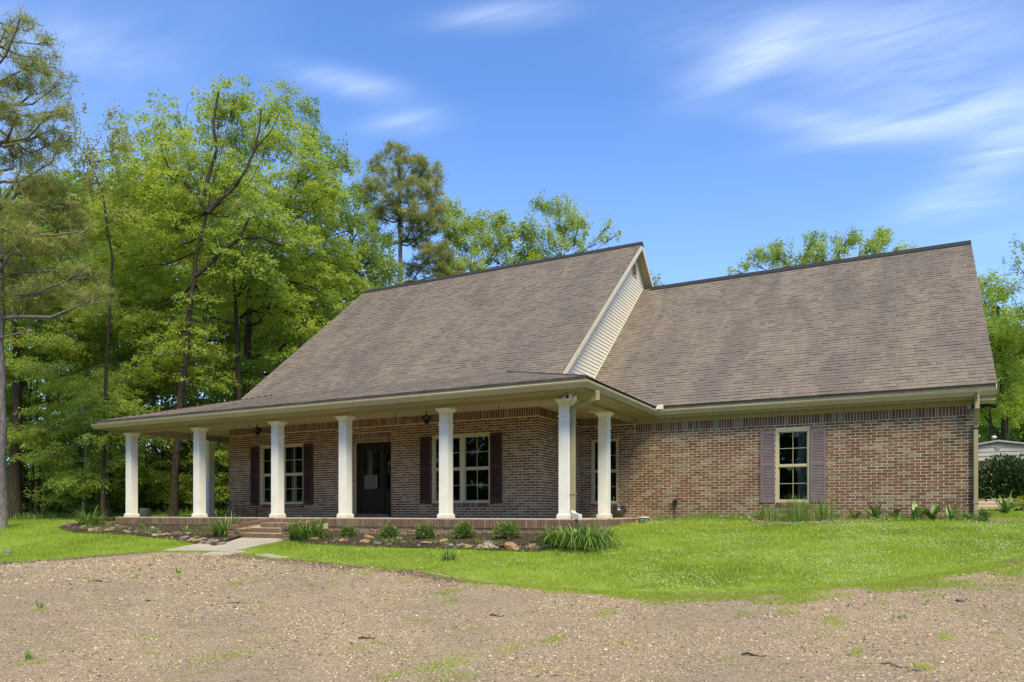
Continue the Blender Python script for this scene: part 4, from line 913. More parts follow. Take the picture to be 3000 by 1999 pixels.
for pts, r in (([(606, 625), (640, 590), (672, 562), (690, 545)], .11), ([(690, 545), (720, 500), (745, 440), (760, 380), (765, 320)], .06), ([(606, 625), (590, 590), (560, 560), (530, 520), (500, 505)], .10), ([(590, 600), (610, 520), (635, 440), (625, 360), (640, 270)], .075),
               ([(572, 810), (620, 770), (650, 735), (700, 702), (760, 695), (830, 720)], .09), ([(700, 702), (725, 650), (735, 620)], .05), ([(500, 505), (480, 460), (470, 420)], .04), ([(745, 440), (790, 390), (820, 330)], .03), ([(553, 930), (600, 950), (640, 940)], .035), ([(540, 1060), (580, 1030), (590, 1080)], .03)):
    q = [pix(a, c, 27.5+i*.1) for i, (a, c) in enumerate(pts)]; MB().tube(q, [r*(1-.55*i/(len(q)-1)) for i in range(len(q))], 8, caps=False).obj('limb', 'bark', bpy.data.objects['tall_tree'], True)
# pine at the left edge
tree('pine_tree', 'tall brownish green pine with straight grey trunk at the left edge', 22.5, [(-6, 1520), (-5, 1250), (-4, 1000), (-3, 800), (-8, 600), (-14, 420), (-24, 250), (-34, 60)], .20,
     [(150, 135, 30, 35, .5), (180, 240, 30, 40, .5), (190, 320, 30, 35, .4), (60, 60, 35, 25, .4), (180, 410, 40, 35, .6), (100, 190, 50, 40, .6), (15, 90, 35, 45, .6), (85, 95, 25, 40, .4), (50, 170, 60, 40, .5), (120, 170, 45, 50, .5), (30, 250, 55, 45, .6), (110, 260, 70, 45, .6), (50, 340, 70, 50, .8), (150, 330, 40, 45, .6), (120, 400, 80, 40, .7), (40, 450, 80, 50, .9), (160, 470, 50, 40, .5),
      (90, 540, 100, 55), (20, 620, 90, 55), (170, 600, 90, 50, .8), (220, 660, 60, 45, .8), (60, 700, 110, 50), (190, 730, 90, 40), (60, 810, 110, 45), (170, 850, 100, 40, .8), (250, 800, 60, 35, .6), (290, 870, 80, 40, .6), (80, 900, 90, 40, .8), (-60, 300, 60, 80), (-80, 600, 80, 100), (-80, 850, 80, 60)], 'pine', 'pine', .15, 'bark_grey', 2.1, dz=1.3)
for pts, r in (([(-2, 760), (60, 700), (90, 690), (160, 690), (230, 680)], .055), ([(0, 815), (60, 798), (130, 795), (195, 790)], .045), ([(0, 880), (50, 872), (110, 868)], .04), ([(2, 600), (30, 560), (60, 500), (62, 440)], .05), ([(0, 990), (60, 975), (100, 968)], .035)):
    q = [pix(a, c, 22.4-i*.15) for i, (a, c) in enumerate(pts)]; MB().tube(q, [r*(1-.6*i/(len(q)-1)) for i in range(len(q))], 7, caps=False).obj('limb', 'bark_grey', bpy.data.objects['pine_tree'], True)
tree('sapling', 'slim brownish tree with thin upright crown between the pine and the tall lime green tree', 26, [(300, 1480), (310, 1100), (330, 760), (300, 560), (260, 470)], .065,
     [(225, 350, 35, 45, .55), (210, 420, 50, 50, .6), (280, 460, 60, 50, .6), (320, 330, 25, 40, .35), (330, 400, 50, 50, .6), (370, 420, 40, 50, .5), (300, 540, 80, 50, .7), (240, 500, 50, 50, .6), (350, 620, 60, 40, .5)], 'pine', 'sparse', .10, 'bark', 1.6)
tree('broad_tree', 'broad mid green tree behind the pine at the left', 33, [(60, 1480), (65, 1100), (75, 950), (60, 850)], .26,
     [(170, 650, 120, 70), (100, 760, 110, 70), (230, 780, 110, 60), (330, 820, 110, 60), (150, 880, 120, 60), (260, 930, 120, 60), (60, 960, 100, 60, .7), (370, 760, 90, 50), (190, 560, 90, 60), (100, 620, 80, 60), (200, 1010, 120, 50)], 'green', 'spray', .13, cover=3.3)
tree('old_tree', 'large tree with dark forked trunk behind the left roof slope', 33, [(735, 1490), (735, 1300), (722, 1100), (728, 950), (730, 830), (725, 700)], .24,
     [(840, 560, 90, 70, .8), (900, 640, 90, 70), (830, 700, 110, 60), (950, 740, 90, 60), (760, 760, 90, 50, .8), (900, 820, 110, 60), (1010, 820, 70, 50), (800, 880, 100, 50, .9), (960, 900, 100, 50), (700, 930, 90, 50, .8), (870, 970, 110, 50), (760, 1030, 100, 50), (680, 1080, 90, 50), (850, 1060, 90, 45), (740, 1130, 90, 40), (900, 480, 60, 60, .8), (870, 400, 50, 50, .6), (960, 560, 60, 60, .8)], 'lime', 'spray', .11, cover=3.3, dz=2.5)
for pts, r in (([(728, 900), (760, 870), (790, 845), (850, 825)], .12), ([(730, 830), (715, 760), (690, 700)], .10), ([(790, 900), (850, 890), (890, 905), (910, 940)], .07), ([(850, 825), (900, 835), (960, 870)], .05)):
    q = [pix(a, c, 32-i*.2) for i, (a, c) in enumerate(pts)]; MB().tube(q, [r*(1-.6*i/(len(q)-1)) for i in range(len(q))], 7, caps=False).obj('limb', 'bark', bpy.data.objects['old_tree'], True)
tree('bright_tree', 'bright lime tree filling the gap behind the tall leaning tree', 37, [(450, 1490), (452, 1200), (440, 900), (445, 700)], .16,
     auto_lobes(240, 900, 560, 880, 34, 95, 55)+auto_lobes(330, 720, 470, 600, 8, 70, 45, .8), 'lime', 'spray', .14, cover=2.6, dz=2.5)
tree('rusty_tree', 'small tree with reddish brown leaves low behind the left roof slope', 36, [(830, 1450), (835, 1200), (840, 980)], .12, [(850, 880, 70, 45), (880, 960, 80, 40), (820, 1000, 60, 40), (900, 1030, 40, 30)], 'rust', 'spray', .13)
tree('green_tree', 'bright green tree standing just left of the round topped pine', 38, [(930, 1480), (940, 1000), (950, 700)], .2,
     [(880, 320, 35, 50, .5), (925, 330, 30, 40, .4), (920, 420, 50, 50, .7), (990, 470, 55, 60, .9), (950, 540, 60, 50), (1030, 560, 40, 40, .5), (1000, 640, 70, 55), (1060, 660, 40, 45, .5), (1020, 740, 70, 50), (960, 800, 90, 50), (1080, 800, 50, 40, .7), (1060, 740, 40, 40, .9), (1080, 640, 35, 35, .6), (1110, 700, 40, 40, .7), (1095, 760, 45, 40, .8), (1130, 790, 50, 40, .9), (1060, 580, 25, 30, .4)], 'green', 'clump', .13, cover=3.2, dz=2)
tree('round_pine', 'round topped olive green pine with bare grey trunk rising behind the main roof', 42, [(1171, 1300), (1172, 1000), (1173, 830), (1172, 650), (1168, 480)], .22,
     [(1160, 455, 48, 30, 1), (1080, 560, 40, 35, .8), (1100, 640, 40, 30, .8), (1180, 620, 45, 30, .8), (1290, 620, 30, 30, .8), (1205, 480, 45, 30), (1110, 490, 30, 32), (1240, 510, 35, 35), (1160, 520, 55, 30), (1210, 560, 50, 35), (1105, 550, 35, 30, .8), (1150, 590, 50, 25, .8), (1260, 560, 35, 35), (1280, 510, 22, 30), (1285, 590, 28, 35), (1070, 590, 28, 25, .8), (1110, 620, 35, 28, .8), (1230, 630, 55, 35), (1060, 560, 25, 20, .6), (1180, 650, 40, 25, .6), (1270, 660, 45, 35), (1220, 700, 60, 35), (1280, 740, 60, 40), (1230, 790, 60, 35, .9), (1300, 800, 60, 35), (1140, 700, 35, 25, .5), (1100, 690, 40, 25, .4)], 'pine', 'pine', .19, 'bark_grey', 2.6, dz=1.6, twigs=4)
tree('bare_tree', 'thin half bare tree with fine pale branches left of the round topped pine', 40, [(985, 1300), (985, 900), (990, 820), (1040, 640)], .09,
     [(1040, 480, 25, 25, .35), (1060, 520, 30, 30, .35), (1010, 640, 30, 30, .3), (1080, 700, 30, 25, .5), (1110, 760, 40, 35, .7), (1130, 820, 50, 35)], 'green', 'sparse', .13, 'bark_twig', 1.6, twigs=7)
tree('leafy_tree', 'bright leafy tree behind the middle of the main roof ridge', 44, [(1390, 1300), (1390, 1000), (1380, 800)], .2,
     [(1330, 610, 30, 30), (1325, 660, 45, 35), (1385, 655, 45, 28), (1440, 650, 50, 28), (1420, 700, 60, 35), (1360, 710, 60, 35), (1500, 690, 50, 35), (1540, 730, 40, 35), (1470, 750, 60, 30), (1380, 770, 50, 30, .8), (1320, 760, 40, 40, .7), (1545, 770, 45, 25), (1340, 800, 50, 30)], 'lime', 'clump', .14, cover=3.6, dz=2)
tree('airy_tree', 'airy bright tree with rounded top just left of the main gable peak', 44, [(1640, 1300), (1640, 900), (1645, 760)], .16,
     [(1590, 600, 30, 22), (1640, 610, 45, 28), (1700, 645, 38, 30, .8), (1650, 660, 50, 25), (1575, 680, 45, 30, .8), (1620, 710, 45, 30, .8), (1690, 700, 45, 25, .7), (1550, 655, 25, 20, .4), (1610, 755, 35, 22), (1690, 735, 30, 20, .4), (1780, 665, 28, 16, .5), (1800, 690, 20, 14, .4), (1745, 715, 28, 16, .4), (1760, 690, 22, 14, .35)], 'lime', 'clump', .13, cover=3.4, dz=1.5, twigs=5)
tree('ridge_tree', 'tree tops with three bright humps over the wing roof ridge', 46, [(2430, 1300), (2430, 900), (2435, 790)], .2,
     [(2235, 745, 36, 22), (2290, 740, 40, 24), (2200, 775, 30, 12, .7), (2160, 795, 25, 10, .7), (2385, 705, 28, 26), (2395, 745, 35, 26), (2480, 700, 36, 22), (2460, 730, 25, 25, .7), (2580, 690, 22, 25), (2560, 720, 40, 26), (2630, 735, 30, 15), (2545, 755, 35, 14), (2430, 770, 45, 14), (2310, 775, 50, 15), (2370, 770, 40, 20)], 'lime', 'clump', .14, cover=4.2, dz=1.5, twigs=4)
tree('small_far_tree', 'small yellow green tree top in the notch beside the gable peak', 50, [(1945, 1300), (1945, 950), (1943, 870)], .1, [(1915, 805, 14, 12, .6), (1930, 830, 12, 10, .8), (1940, 845, 10, 8, .6)], 'lime', 'clump', .15, cover=1.6)
tree('right_tree', 'tall bright green tree beside the right end of the wing roof', 40, [(2945, 1480), (2940, 1200), (2930, 1000), (2925, 900)], .17,
     [(2885, 830, 35, 35), (2930, 850, 40, 40), (2900, 910, 50, 40), (2960, 920, 30, 40, .7), (2920, 990, 60, 40), (2975, 1010, 40, 45, .9), (2925, 1070, 60, 45), (2910, 1150, 60, 45), (2880, 880, 40, 40), (2895, 960, 50, 45), (2890, 1040, 60, 50), (2960, 1120, 60, 50), (2870, 1200, 60, 50), (2960, 980, 50, 50), (2980, 1180, 60, 50), (3040, 1100, 60, 60), (3040, 1000, 50, 60), (2990, 1090, 45, 50), (2950, 1210, 60, 45, .8)], 'lime', 'clump', .13, cover=3.2, dz=2)
tree('edge_tree', 'dark sparse tree reaching in at the right edge above the bright tree', 36, [(3080, 1480), (3060, 1100), (3030, 900), (3000, 800)], .13, [(2995, 720, 25, 35, .5), (2975, 770, 35, 30, .5), (3000, 840, 30, 40, .5), (3060, 760, 60, 80, .6), (3060, 950, 70, 70), (2990, 900, 25, 30, .4)], 'green', 'sparse', .12, cover=1.5)
tree('dark_trunk_tree', 'tree with straight blackish trunk rising behind the garden shed', 39, [(2910, 1480), (2908, 1400), (2903, 1250), (2900, 1150)], .13, [(2890, 1130, 40, 30, .6), (2930, 1160, 40, 30, .6)], 'green', 'spray', .14)
tree('back_tree', 'deep green trees closing the view behind the garden shed', 48, [(3000, 1480), (2995, 1250), (2985, 1050)], .22, auto_lobes(2850, 3250, 1020, 1440, 34, 75, 55), 'green', 'spray', .2, cover=2.6, dz=3)
tree('back_tree', 'dense pale green tree filling the gap at the right edge behind the bush', 52, [(3120, 1480), (3110, 1250), (3110, 1100)], .22, auto_lobes(2900, 3350, 950, 1480, 24, 80, 60), 'under', 'clump', .2, cover=2.2, dz=3)

# understory at the left: layered sprays
UL = ['low layered tree with pale drooping sprays at the far left edge of the wood', 'young layered tree with thin pale stem left of the porch', 'slender tree with dark crooked stem just left of the porch corner', 'young tree whose sprays overhang the porch gutter corner',
      'leafy young tree seen between the two left porch columns', 'small tree behind the tall leaning trunk', 'small layered tree seen just left of the brick wall corner', 'mid height tree with bright drooping top left of the leaning trunk', 'mid height leafy tree above the far left lawn']
US = [(90, 30, (0, 220), (980, 1460), 24), (245, 28, (120, 380), (1080, 1440), 24), (313, 27, (220, 420), (1120, 1440), 16), (380, 29.5, (280, 520), (1040, 1300), 14), (470, 31, (380, 640), (1240, 1480), 16), (590, 33, (500, 760), (1150, 1470), 18), (655, 31, (600, 720), (1260, 1480), 9), (420, 30, (260, 620), (880, 1180), 18), (110, 31, (-20, 320), (880, 1180), 18)]
for lab, (tx, zc, (a, c), (d, e), n) in zip(UL, US):
    tree('understory_tree', lab, zc, [(tx, 1500), (tx+8, 1350), (tx-4, 1200), (tx+6, d+60)], .07, auto_lobes(a, c, d, e, n, 70, 30), 'under', 'spray', .105, 'bark' if tx != 245 else 'bark_twig', 2.8, group='young trees at the edge of the wood', dz=1.6, twigs=4)
for i, (x, zc, r, lab) in enumerate(((40, 29, .22, 'thick dark forked trunk standing behind the pine'), (985, 44, .15, 'straight trunk behind the left roof slope'), (640, 36, .12, 'dark upright trunk behind the left porch gable end'), (230, 38, .16, 'dim straight trunk deep in the wood at the left'), (380, 41, .14, 'dim straight trunk deep in the wood left of the leaning tree'), (130, 36, .13, 'dim slender trunk behind the layered young trees'), (690, 30, .16, 'blackish trunk just left of the brick wall under the porch roof'))):
    tree('forest_tree', lab, zc, [(x, 1490), (x+12, 1200), (x+4, 950), (x-14, 720)], r, auto_lobes(x-110, x+110, 650 if x < 900 else 780, 1000, 8, 80, 50), 'green', 'spray', .15, cover=1.8, dz=2)
# deep wood as one mass behind everything
parts = []
for (a, c, d, e, n, z0, z1, ru, rv) in ((-700, 1000, 820, 1500, 180, 38, 56, 110, 60), (-700, 1000, 1280, 1480, 90, 36, 46, 110, 50), (-500, 780, 1370, 1500, 110, 33, 37, 85, 38), (150, 900, 880, 1240, 60, 38, 46, 90, 50), (-700, 300, 560, 900, 40, 38, 50, 110, 70), (300, 1000, 720, 950, 34, 40, 52, 90, 55), (2700, 3600, 1150, 1500, 50, 52, 64, 110, 60), (1000, 1450, 820, 1000, 30, 46, 56, 90, 50)):
    for i in range(n):
        zz = rng.uniform(z0, z1); c_ = pix(rng.uniform(a, c), rng.uniform(d, e), zz); sx, sz = ru*zz/F, rv*zz/F
        V, Fx, t, s_ = lobe(c_, np.array((sx, sx, sz)), (0, -1, 0), 1.7*math.pi*sx*sz/(.38*.38*.27), .38, 'spray'); parts.append((V, Fx, t))
V, Fx, t = join(parts); NLEAF[0] += len(Fx); obj('woodland', raw('woodland', V, Fx, t, 'under'), None, kind='stuff', label='deep green woodland closing the view behind the nearer trees', category='woodland')
# the wood across the drive, behind the viewer (seen only in the windows)
parts = []; tr = MB()
for i in range(88):
    x = -112+i*1.75+rng.uniform(-1, 1); y = -24-rng.uniform(0, 8)-abs(x+15)*.02; g = float(terr(x, y))
    tr.tube([(x, y, g), (x+rng.normal()*.3, y, g+8)], [.2, .1], 6)
    for k in range(9):
        c_ = np.array((x+rng.normal()*1.2, y+rng.normal()*1.2, g+1.2+k*1.5+rng.uniform(-.5, .5))); V, Fx, t, s_ = lobe(c_, np.array((2.1, 2.1, 1.3)), (0, 1, 0), 130, .80, 'clump'); parts.append((V, Fx, t))
V, Fx, t = join(parts); NLEAF[0] += len(Fx); obj('woodland', raw('woodland', V, Fx, t, 'green'), None, kind='stuff', label='trees across the drive mirrored in the window panes', category='woodland')
tr.obj('woodland_trunks', 'bark', None, kind='stuff', label='trunks of the trees across the drive', category='woodland')

# ---- garden plants
def bush(name, label, c, r, n, L, m, cat, group=None, stems=True, up=.6):
    g = float(terr(c[0], c[1])); root = empty(name, (c[0], c[1], g), label, cat, group)
    d = norm(rng.normal(size=(n, 3))); d[:, 2] = abs(d[:, 2])*1.0-.15; rad = rng.random((n, 1))**.45; lump = 1+.18*np.sin(d[:, :1]*5+c[0]*3)*np.cos(d[:, 1:2]*4+c[1])
    P = np.array((c[0], c[1], g+r[2]*.30))+d*rad*lump*np.array((r[0], r[1], r[2]*.75)); P[:, 2] = np.maximum(P[:, 2], g+.01)
    D = norm(d+rng.normal(size=(n, 3))*.5+np.array((0, 0, up))); V, Fx = leaf_quads(P, D, norm(rng.normal(size=(n, 3))+np.array((0, -.3, .8))), L*(.6+.8*rng.random(n)), L*(.3+.25*rng.random(n)))
    obj('foliage', raw('foliage', V, Fx, np.clip(rng.random(n)*.8+.2*(rad[:, 0] > .8), 0, 1), m), root)
    if stems:
        b = MB()
        for i in range(7): e = P[rng.integers(0, n)]; b.tube([(c[0], c[1], g-.02), ((c[0]+e[0])/2, (c[1]+e[1])/2, g+(e[2]-g)*.4), tuple(e)], [.012+.01*r[2], .008+.005*r[2], .003], 4, caps=False)
        b.obj('stem', 'bark', root)
    return root
def strip_leaf(b, p, az, L, w, lift, droop, t, seg=6, fold=0.0):
    d = np.array((math.cos(az), math.sin(az), 0)); s = np.array((-d[1], d[0], 0)); vs = []
    for i in range(seg+1):
        a = i/seg; rr_ = L*(a*math.cos(lift)*.95+a*a*.25*droop); zz_ = L*(a*math.sin(lift)*1.25-a**2.2*droop); ww = w*(1-a**3)*(.55+1.8*a*(1-a)) if w > .05 else w*(1-a**2.5)
        q = np.array(p)+d*rr_+np.array((0, 0, max(zz_, -.6))); vs += [q-s*ww/2, q+s*ww/2]
    b.add(vs, [(2*i, 2*i+1, 2*i+3, 2*i+2) for i in range(seg)], t)
def clump(name, label, c, R, n, L, w, m, cat, group=None, droop=(.5, 1.2), lift=(50, 85)):
    g = float(terr(c[0], c[1])); root = empty(name, (c[0], c[1], g), label, cat, group); b = MB()
    for i in range(n):
        a = random.uniform(0, 2*math.pi); rr_ = R*math.sqrt(random.random()); x, y = c[0]+math.cos(a)*rr_, c[1]+math.sin(a)*rr_*.7
        strip_leaf(b, (x, y, float(g)), a+random.uniform(-.8, .8), L*random.uniform(.55, 1.15), w*random.uniform(.7, 1.2), math.radians(random.uniform(*lift)), random.uniform(*droop), random.random())
    b.obj('leaves', m, root, kind='stuff'); return root
hp = lambda u, v: hit(u, v)
p = hp(262, 1545); clump('daylily_clump', 'spiky daylily clump at the far left end of the rock border', (p[0], p[1]), .28, 170, .80, .026, 'lily', 'daylily', 'daylily clumps in the rock border', (.3, .9))
clump('daylily_clump', 'bushy daylily clump at the left side of the brick steps', (-15.18, 13.22), .30, 300, .80, .026, 'lily', 'daylily', 'daylily clumps in the rock border', (.35, .95))
clump('daylily_clump', 'arching daylily clump at the right side of the brick steps', (-12.42, 13.22), .36, 330, .74, .026, 'lily', 'daylily', 'daylily clumps in the rock border', (.35, .95))
p0 = np.array((-5.62, 13.62)); r_ = clump('daylily_clump', 'largest daylily mass of broad drooping leaves before the corner column', tuple(p0), .66, 620, .74, .032, 'lily', 'daylily', 'daylily clumps in the rock border', (.6, 1.3)); 
g = float(terr(*p0)); b = MB()
for x, y, h in ((.5, .5, .95), (.15, .5, .62), (.02, .6, .58)): b.tube([(p0[0]+x, p0[1]+y, g), (p0[0]+x+.03, p0[1]+y, g+h*.6), (p0[0]+x+.08, p0[1]+y, g+h)], .004, 4); b.tube([(p0[0]+x+.08, p0[1]+y, g+h), (p0[0]+x+.09, p0[1]+y, g+h+.03)], .012, 5)
b.obj('flower_stalk', 'lily', r_)
SL_ = ['pale low shrub just right of the right hand steps', 'small rounded shrub under the middle of the porch edge, second from the steps', 'spreading low shrub, third from the steps', 'dark based rounded shrub below the column in front of the double window', 'widest low shrub, nearest to the big daylily mass']
for (u, w_, h_), lab in zip(((1020, .22, .20), (1140, .22, .28), (1245, .26, .27), (1360, .24, .30), (1485, .34, .30)), SL_):
    x = (lambda q: q[0])(pix(u, 1560, 16.2)); a_ = (u-1500)/F; Y_ = 13.82; X_ = Y_*(a_*CP-SP)/(CP+SP*a_); bush('low_shrub', lab, (X_, Y_), (w_, w_*.8, h_*1.5), 1500, .055, 'shrub', 'shrub', 'low shrubs along the porch')
# glossy bush by the right end of the wing
p = pix(2975, 1500, 22.0); bush('large_bush', 'large dark glossy evergreen bush between the brick wing and the shed', (p[0], p[1]), (1.4, 1.3, 1.75), 17000, .10, 'dark_leaf', 'bush')
p = pix(3060, 1500, 20.5); bush('small_bush', 'smaller mid green bush at the right edge below the dark bush', (p[0], p[1]), (.75, .6, .5), 3500, .08, 'under', 'bush')
def broad_plant(name, label, c, n, L, w, cat, group=None, m='hosta', droop=(.2, .8), lift=(40, 80)):
    g = float(terr(c[0], c[1])); root = empty(name, (c[0], c[1], g), label, cat, group)
    for i in range(n):
        b = MB(); a = 2*math.pi*i/n+random.uniform(-.4, .4); strip_leaf(b, (c[0]+random.uniform(-.03, .03), c[1]+random.uniform(-.03, .03), g-.01), a, L*random.uniform(.7, 1.15), w*random.uniform(.8, 1.2), math.radians(random.uniform(*lift)), random.uniform(*droop), random.random(), 6); b.obj('leaf', m, root)
    return root
HP = [(2215, 'single broad leaf sprout near the left mauve shutter'), (2449, 'first broad leaved plant right of the wing window'), (2502, 'second broad leaved plant right of the wing window'), (2567, 'taller broad leaved plant third from the wing window'), (2624, 'upright broad leaved plant at the middle of the plain brick stretch'),
      (2686, 'fullest broad leaved plant of the row against the wing'), (2729, 'broad leaved plant with a yellowing leaf right of the fullest one'), (2783, 'tall pale leaved plant nearing the downspout'), (2830, 'low drooping broad leaved plant just left of the downspout'), (2882, 'broad leaved plant right against the downspout foot')]
for i, (u, lab) in enumerate(HP):
    a_ = (u-1500)/F; Y_ = 18.95-.1*(i % 2); X_ = Y_*(a_*CP-SP)/(CP+SP*a_)
    broad_plant('broad_leaved_plant', lab, (X_, Y_), (4, 4, 6, 9, 5, 14, 11, 8, 6, 10)[i], (.30, .26, .38, .56, .46, .54, .50, .58, .30, .44)[i], (.10, .09, .12, .12, .14, .14, .13, .12, .11, .13)[i], 'plant', 'broad leaved plants along the wing wall')
p = pix(2945, 1527, 18.2); broad_plant('yucca_plant', 'spiky wide plant with thick leaves and stalk at the right end of the wing bed', (p[0], p[1]), 16, .60, .10, 'plant', None, 'hosta', (.1, .7), (25, 85))
for (u, v, n, L, R, lab) in ((2270, 1530, 90, .42, .28, 'wispy tall grass clump under the left mauve shutter'), (2340, 1534, 170, .62, .30, 'tall bright grass clump under the wing window'), (2415, 1530, 110, .55, .22, 'tall grass clump under the right mauve shutter'), (2228, 1530, 50, .40, .10, 'narrow grass tuft at the left of the dirt patch by the wing')):
    p = hp(u, v); clump('tall_grass_clump', lab, (p[0], p[1]+.15), R, n, L, .012, 'tall_grass', 'grass clump', 'tall grass by the wing window', (.05, .45), (70, 90))
# little sprouts in the left bed
for u, v, lab in ((420, 1545, 'young sprout with two pale leaves in the bed near the first column'), (540, 1560, 'thin leafy sprout in the mulch left of the steps'), (455, 1556, 'small sprout among the border rocks left of the second column')):
    p = hp(u, v); broad_plant('sprout', lab, (p[0], p[1]), 4, .24, .07, 'plant', 'sprouts in the left bed', 'lily', (.0, .5), (50, 85))

# flower beds: mulch sheets between the rocks and the brickwork
LB = [hit(u, v) for u, v in ((165, 1548), (215, 1562), (300, 1565), (400, 1570), (480, 1580), (560, 1592), (630, 1602), (662, 1590))]
RB = [hit(u, v) for u, v in ((835, 1582), (880, 1592), (1000, 1600), (1200, 1606), (1400, 1612), (1560, 1618), (1650, 1608), (1730, 1588), (1790, 1566))]
def bed(front, back, m, h=.05):
    b = []; n = 60; m_ = 14
    fx = np.linspace(0, 1, n); fp = np.array([[q[0], q[1]] for q in front]); s = np.linspace(0, 1, len(fp)); A = np.c_[np.interp(fx, s, fp[:, 0]), np.interp(fx, s, fp[:, 1])]
    bp_ = np.array(back); s = np.linspace(0, 1, len(bp_)); B_ = np.c_[np.interp(fx, s, bp_[:, 0]), np.interp(fx, s, bp_[:, 1])]
    t = np.linspace(0, 1, m_)[:, None, None]; G = A[None]*(1-t)+B_[None]*t; Z = terr(G[..., 0], G[..., 1])+(.015 if h else .004)+h*np.sin(np.linspace(0, 1, m_)*math.pi*.6)[:, None]+rng.random((m_, n))*(.02 if h else .012)
    V = np.concatenate([G, Z[..., None]], -1).reshape(-1, 3); i = np.arange(n*m_).reshape(m_, n); obj('flower_bed', raw('flower_bed', V, np.stack([i[:-1, :-1], i[:-1, 1:], i[1:, 1:], i[1:, :-1]], -1).reshape(-1, 4), None, m), None, True, kind='structure')
bed(LB, [(-22.6, 14.0), (-21.6, 14.36), (-19, 14.36), (-14.86, 14.36), (-14.87, 13.4)], 'mulch'); bed(RB, [(-12.75, 13.4), (-12.7, 14.36), (-9, 14.36), (-6, 14.36), (-5.95, 14.6), (-5.95, 15.2)], 'mulch')
bed([hit(u, v) for u, v in ((1890, 1519), (2050, 1520), (2180, 1520), (2240, 1543), (2310, 1538), (2400, 1524), (2700, 1524), (2850, 1530), (2990, 1532))], [(-5.9, YW-.02), (1.6, YW-.02), (3.0, 19.6)], 'dirt', .0)
# mulch chips
ch = []
for fr, x0, x1, n in ((LB, -21.3, -14.9, 2600), (RB, -12.6, -6.2, 2600)):
    X = rng.uniform(x0, x1, n); yf = np.interp(X, [q[0] for q in fr], [q[1] for q in fr]); Y = yf+(14.33-yf)*rng.random(n); Z = terr(X, Y)+.04+rng.random(n)*.03
    P = np.c_[X, Y, Z]; D = rng.normal(size=(n, 3))*np.array((1, 1, .35)); ch.append(leaf_quads(P, D, norm(rng.normal(size=(n, 3))+np.array((0, 0, 1))), rng.uniform(.02, .07, n), rng.uniform(.012, .03, n))+(rng.random(n),))
V, Fx, t = join(ch); obj('mulch_chips', raw('mulch_chips', V, Fx, t, 'mulch'), None, kind='stuff', label='dark bark chips covering the beds before the porch', category='mulch')

# ---- rocks of the border
import bmesh
RM = []
for cname, colr in (('tan', (.34, .24, .14)), ('grey', (.20, .185, .145)), ('orange tan', (.34, .20, .105)), ('pale', (.38, .335, .25)), ('brown', (.17, .12, .075))):
    mm = simple('rock_'+cname.replace(' ', '_'), colr, .9, .28, 14, .9, .15); M['rock_'+cname] = mm; ms = []
    for k in range(3):
        bm = bmesh.new(); bmesh.ops.create_icosphere(bm, subdivisions=2, radius=1)
        cuts = [(Vector((random.gauss(0, 1), random.gauss(0, 1), random.gauss(.2, .8))).normalized(), random.uniform(.55, .8)) for _ in range(6)]
        for v in bm.verts:
            for cn_, cd_ in cuts:
                dd = v.co.dot(cn_)-cd_
                if dd > 0: v.co -= cn_*dd; ph = [random.uniform(0, 6) for _ in range(6)]
        for v in bm.verts:
            c = v.co; f = 1+.22*math.sin(c.x*2.3+ph[0])+.18*math.sin(c.y*2.7+ph[1])+.16*math.sin(c.z*3+ph[2])+random.uniform(-.07, .07); v.co = Vector((c.x*f, c.y*f*.8, max(-.45, min(c.z*f*.62, .5+.08*c.x))))
        me = bpy.data.meshes.new('rock'); bm.to_mesh(me); bm.free(); me.materials.append(mm); ms.append(me)
    RM.append((cname, ms))
SEEN = {}
def rock(x, y, s, where, kind=None, lab=None, z=None):
    cn, ms = RM[kind if kind is not None else random.choice((0, 0, 0, 1, 1, 1, 2, 3, 4, 4))]
    o = bpy.data.objects.new('rock', random.choice(ms)); COL.objects.link(o); o.location = (x, y, (float(terr(x, y)) if z is None else z)+s*.22); o.rotation_euler = (random.uniform(-.3, .3), random.uniform(-.3, .3), random.uniform(0, 6.28)); o.scale = (s*random.uniform(.8, 1.25), s*random.uniform(.8, 1.1), s*random.uniform(.7, 1.15))
    sz = 'small' if s < .095 else ('middling' if s < .125 else 'large'); o['label'] = lab or f'{sz} {cn} rock, {ROWS[0]} row, {where}'; o['category'] = 'rock'; o['group'] = 'rocks edging the beds' if lab is None else 'rocks by the house'
    return o
ROWS = ['']
def where_l(u): return 'border left of the porch by the spiky daylily' if u < 350 else 'border before the first porch column' if u < 440 else 'border between the first two porch columns' if u < 540 else 'border before the second porch column' if u < 610 else 'border close to the walk and steps'
def where_r(u): return 'just right of the arching daylily' if u < 1000 else 'border near the first two low shrubs' if u < 1190 else 'border before the third low shrub' if u < 1300 else 'border before the column with the dark based shrub' if u < 1420 else 'border before the widest low shrub' if u < 1540 else 'under the big daylily mass'
for i in range(90):
    u = 190+470*(i+random.random())/90; vb = np.interp(u, [165, 215, 300, 400, 480, 560, 640, 672], [1548, 1559, 1562, 1567, 1577, 1589, 1602, 1592]); dv = random.uniform(0, 20 if u > 330 else 26); ROWS[0] = 'front' if dv < 7 else 'middle' if dv < 14 else 'back'; p = hit(u, vb-dv); rock(p[0], p[1], random.uniform(.065, .15), where_l(u))
for i in range(46):
    u = 850+770*(i+random.random()*.8)/46; vb = np.interp(u, [835, 880, 1000, 1200, 1400, 1560, 1650], [1580, 1588, 1596, 1602, 1608, 1614, 1606]); dv = random.uniform(0, 9); ROWS[0] = 'front' if dv < 4.5 else 'back'; p = hit(u, vb-dv); rock(p[0], p[1], random.uniform(.07, .15), where_r(u))
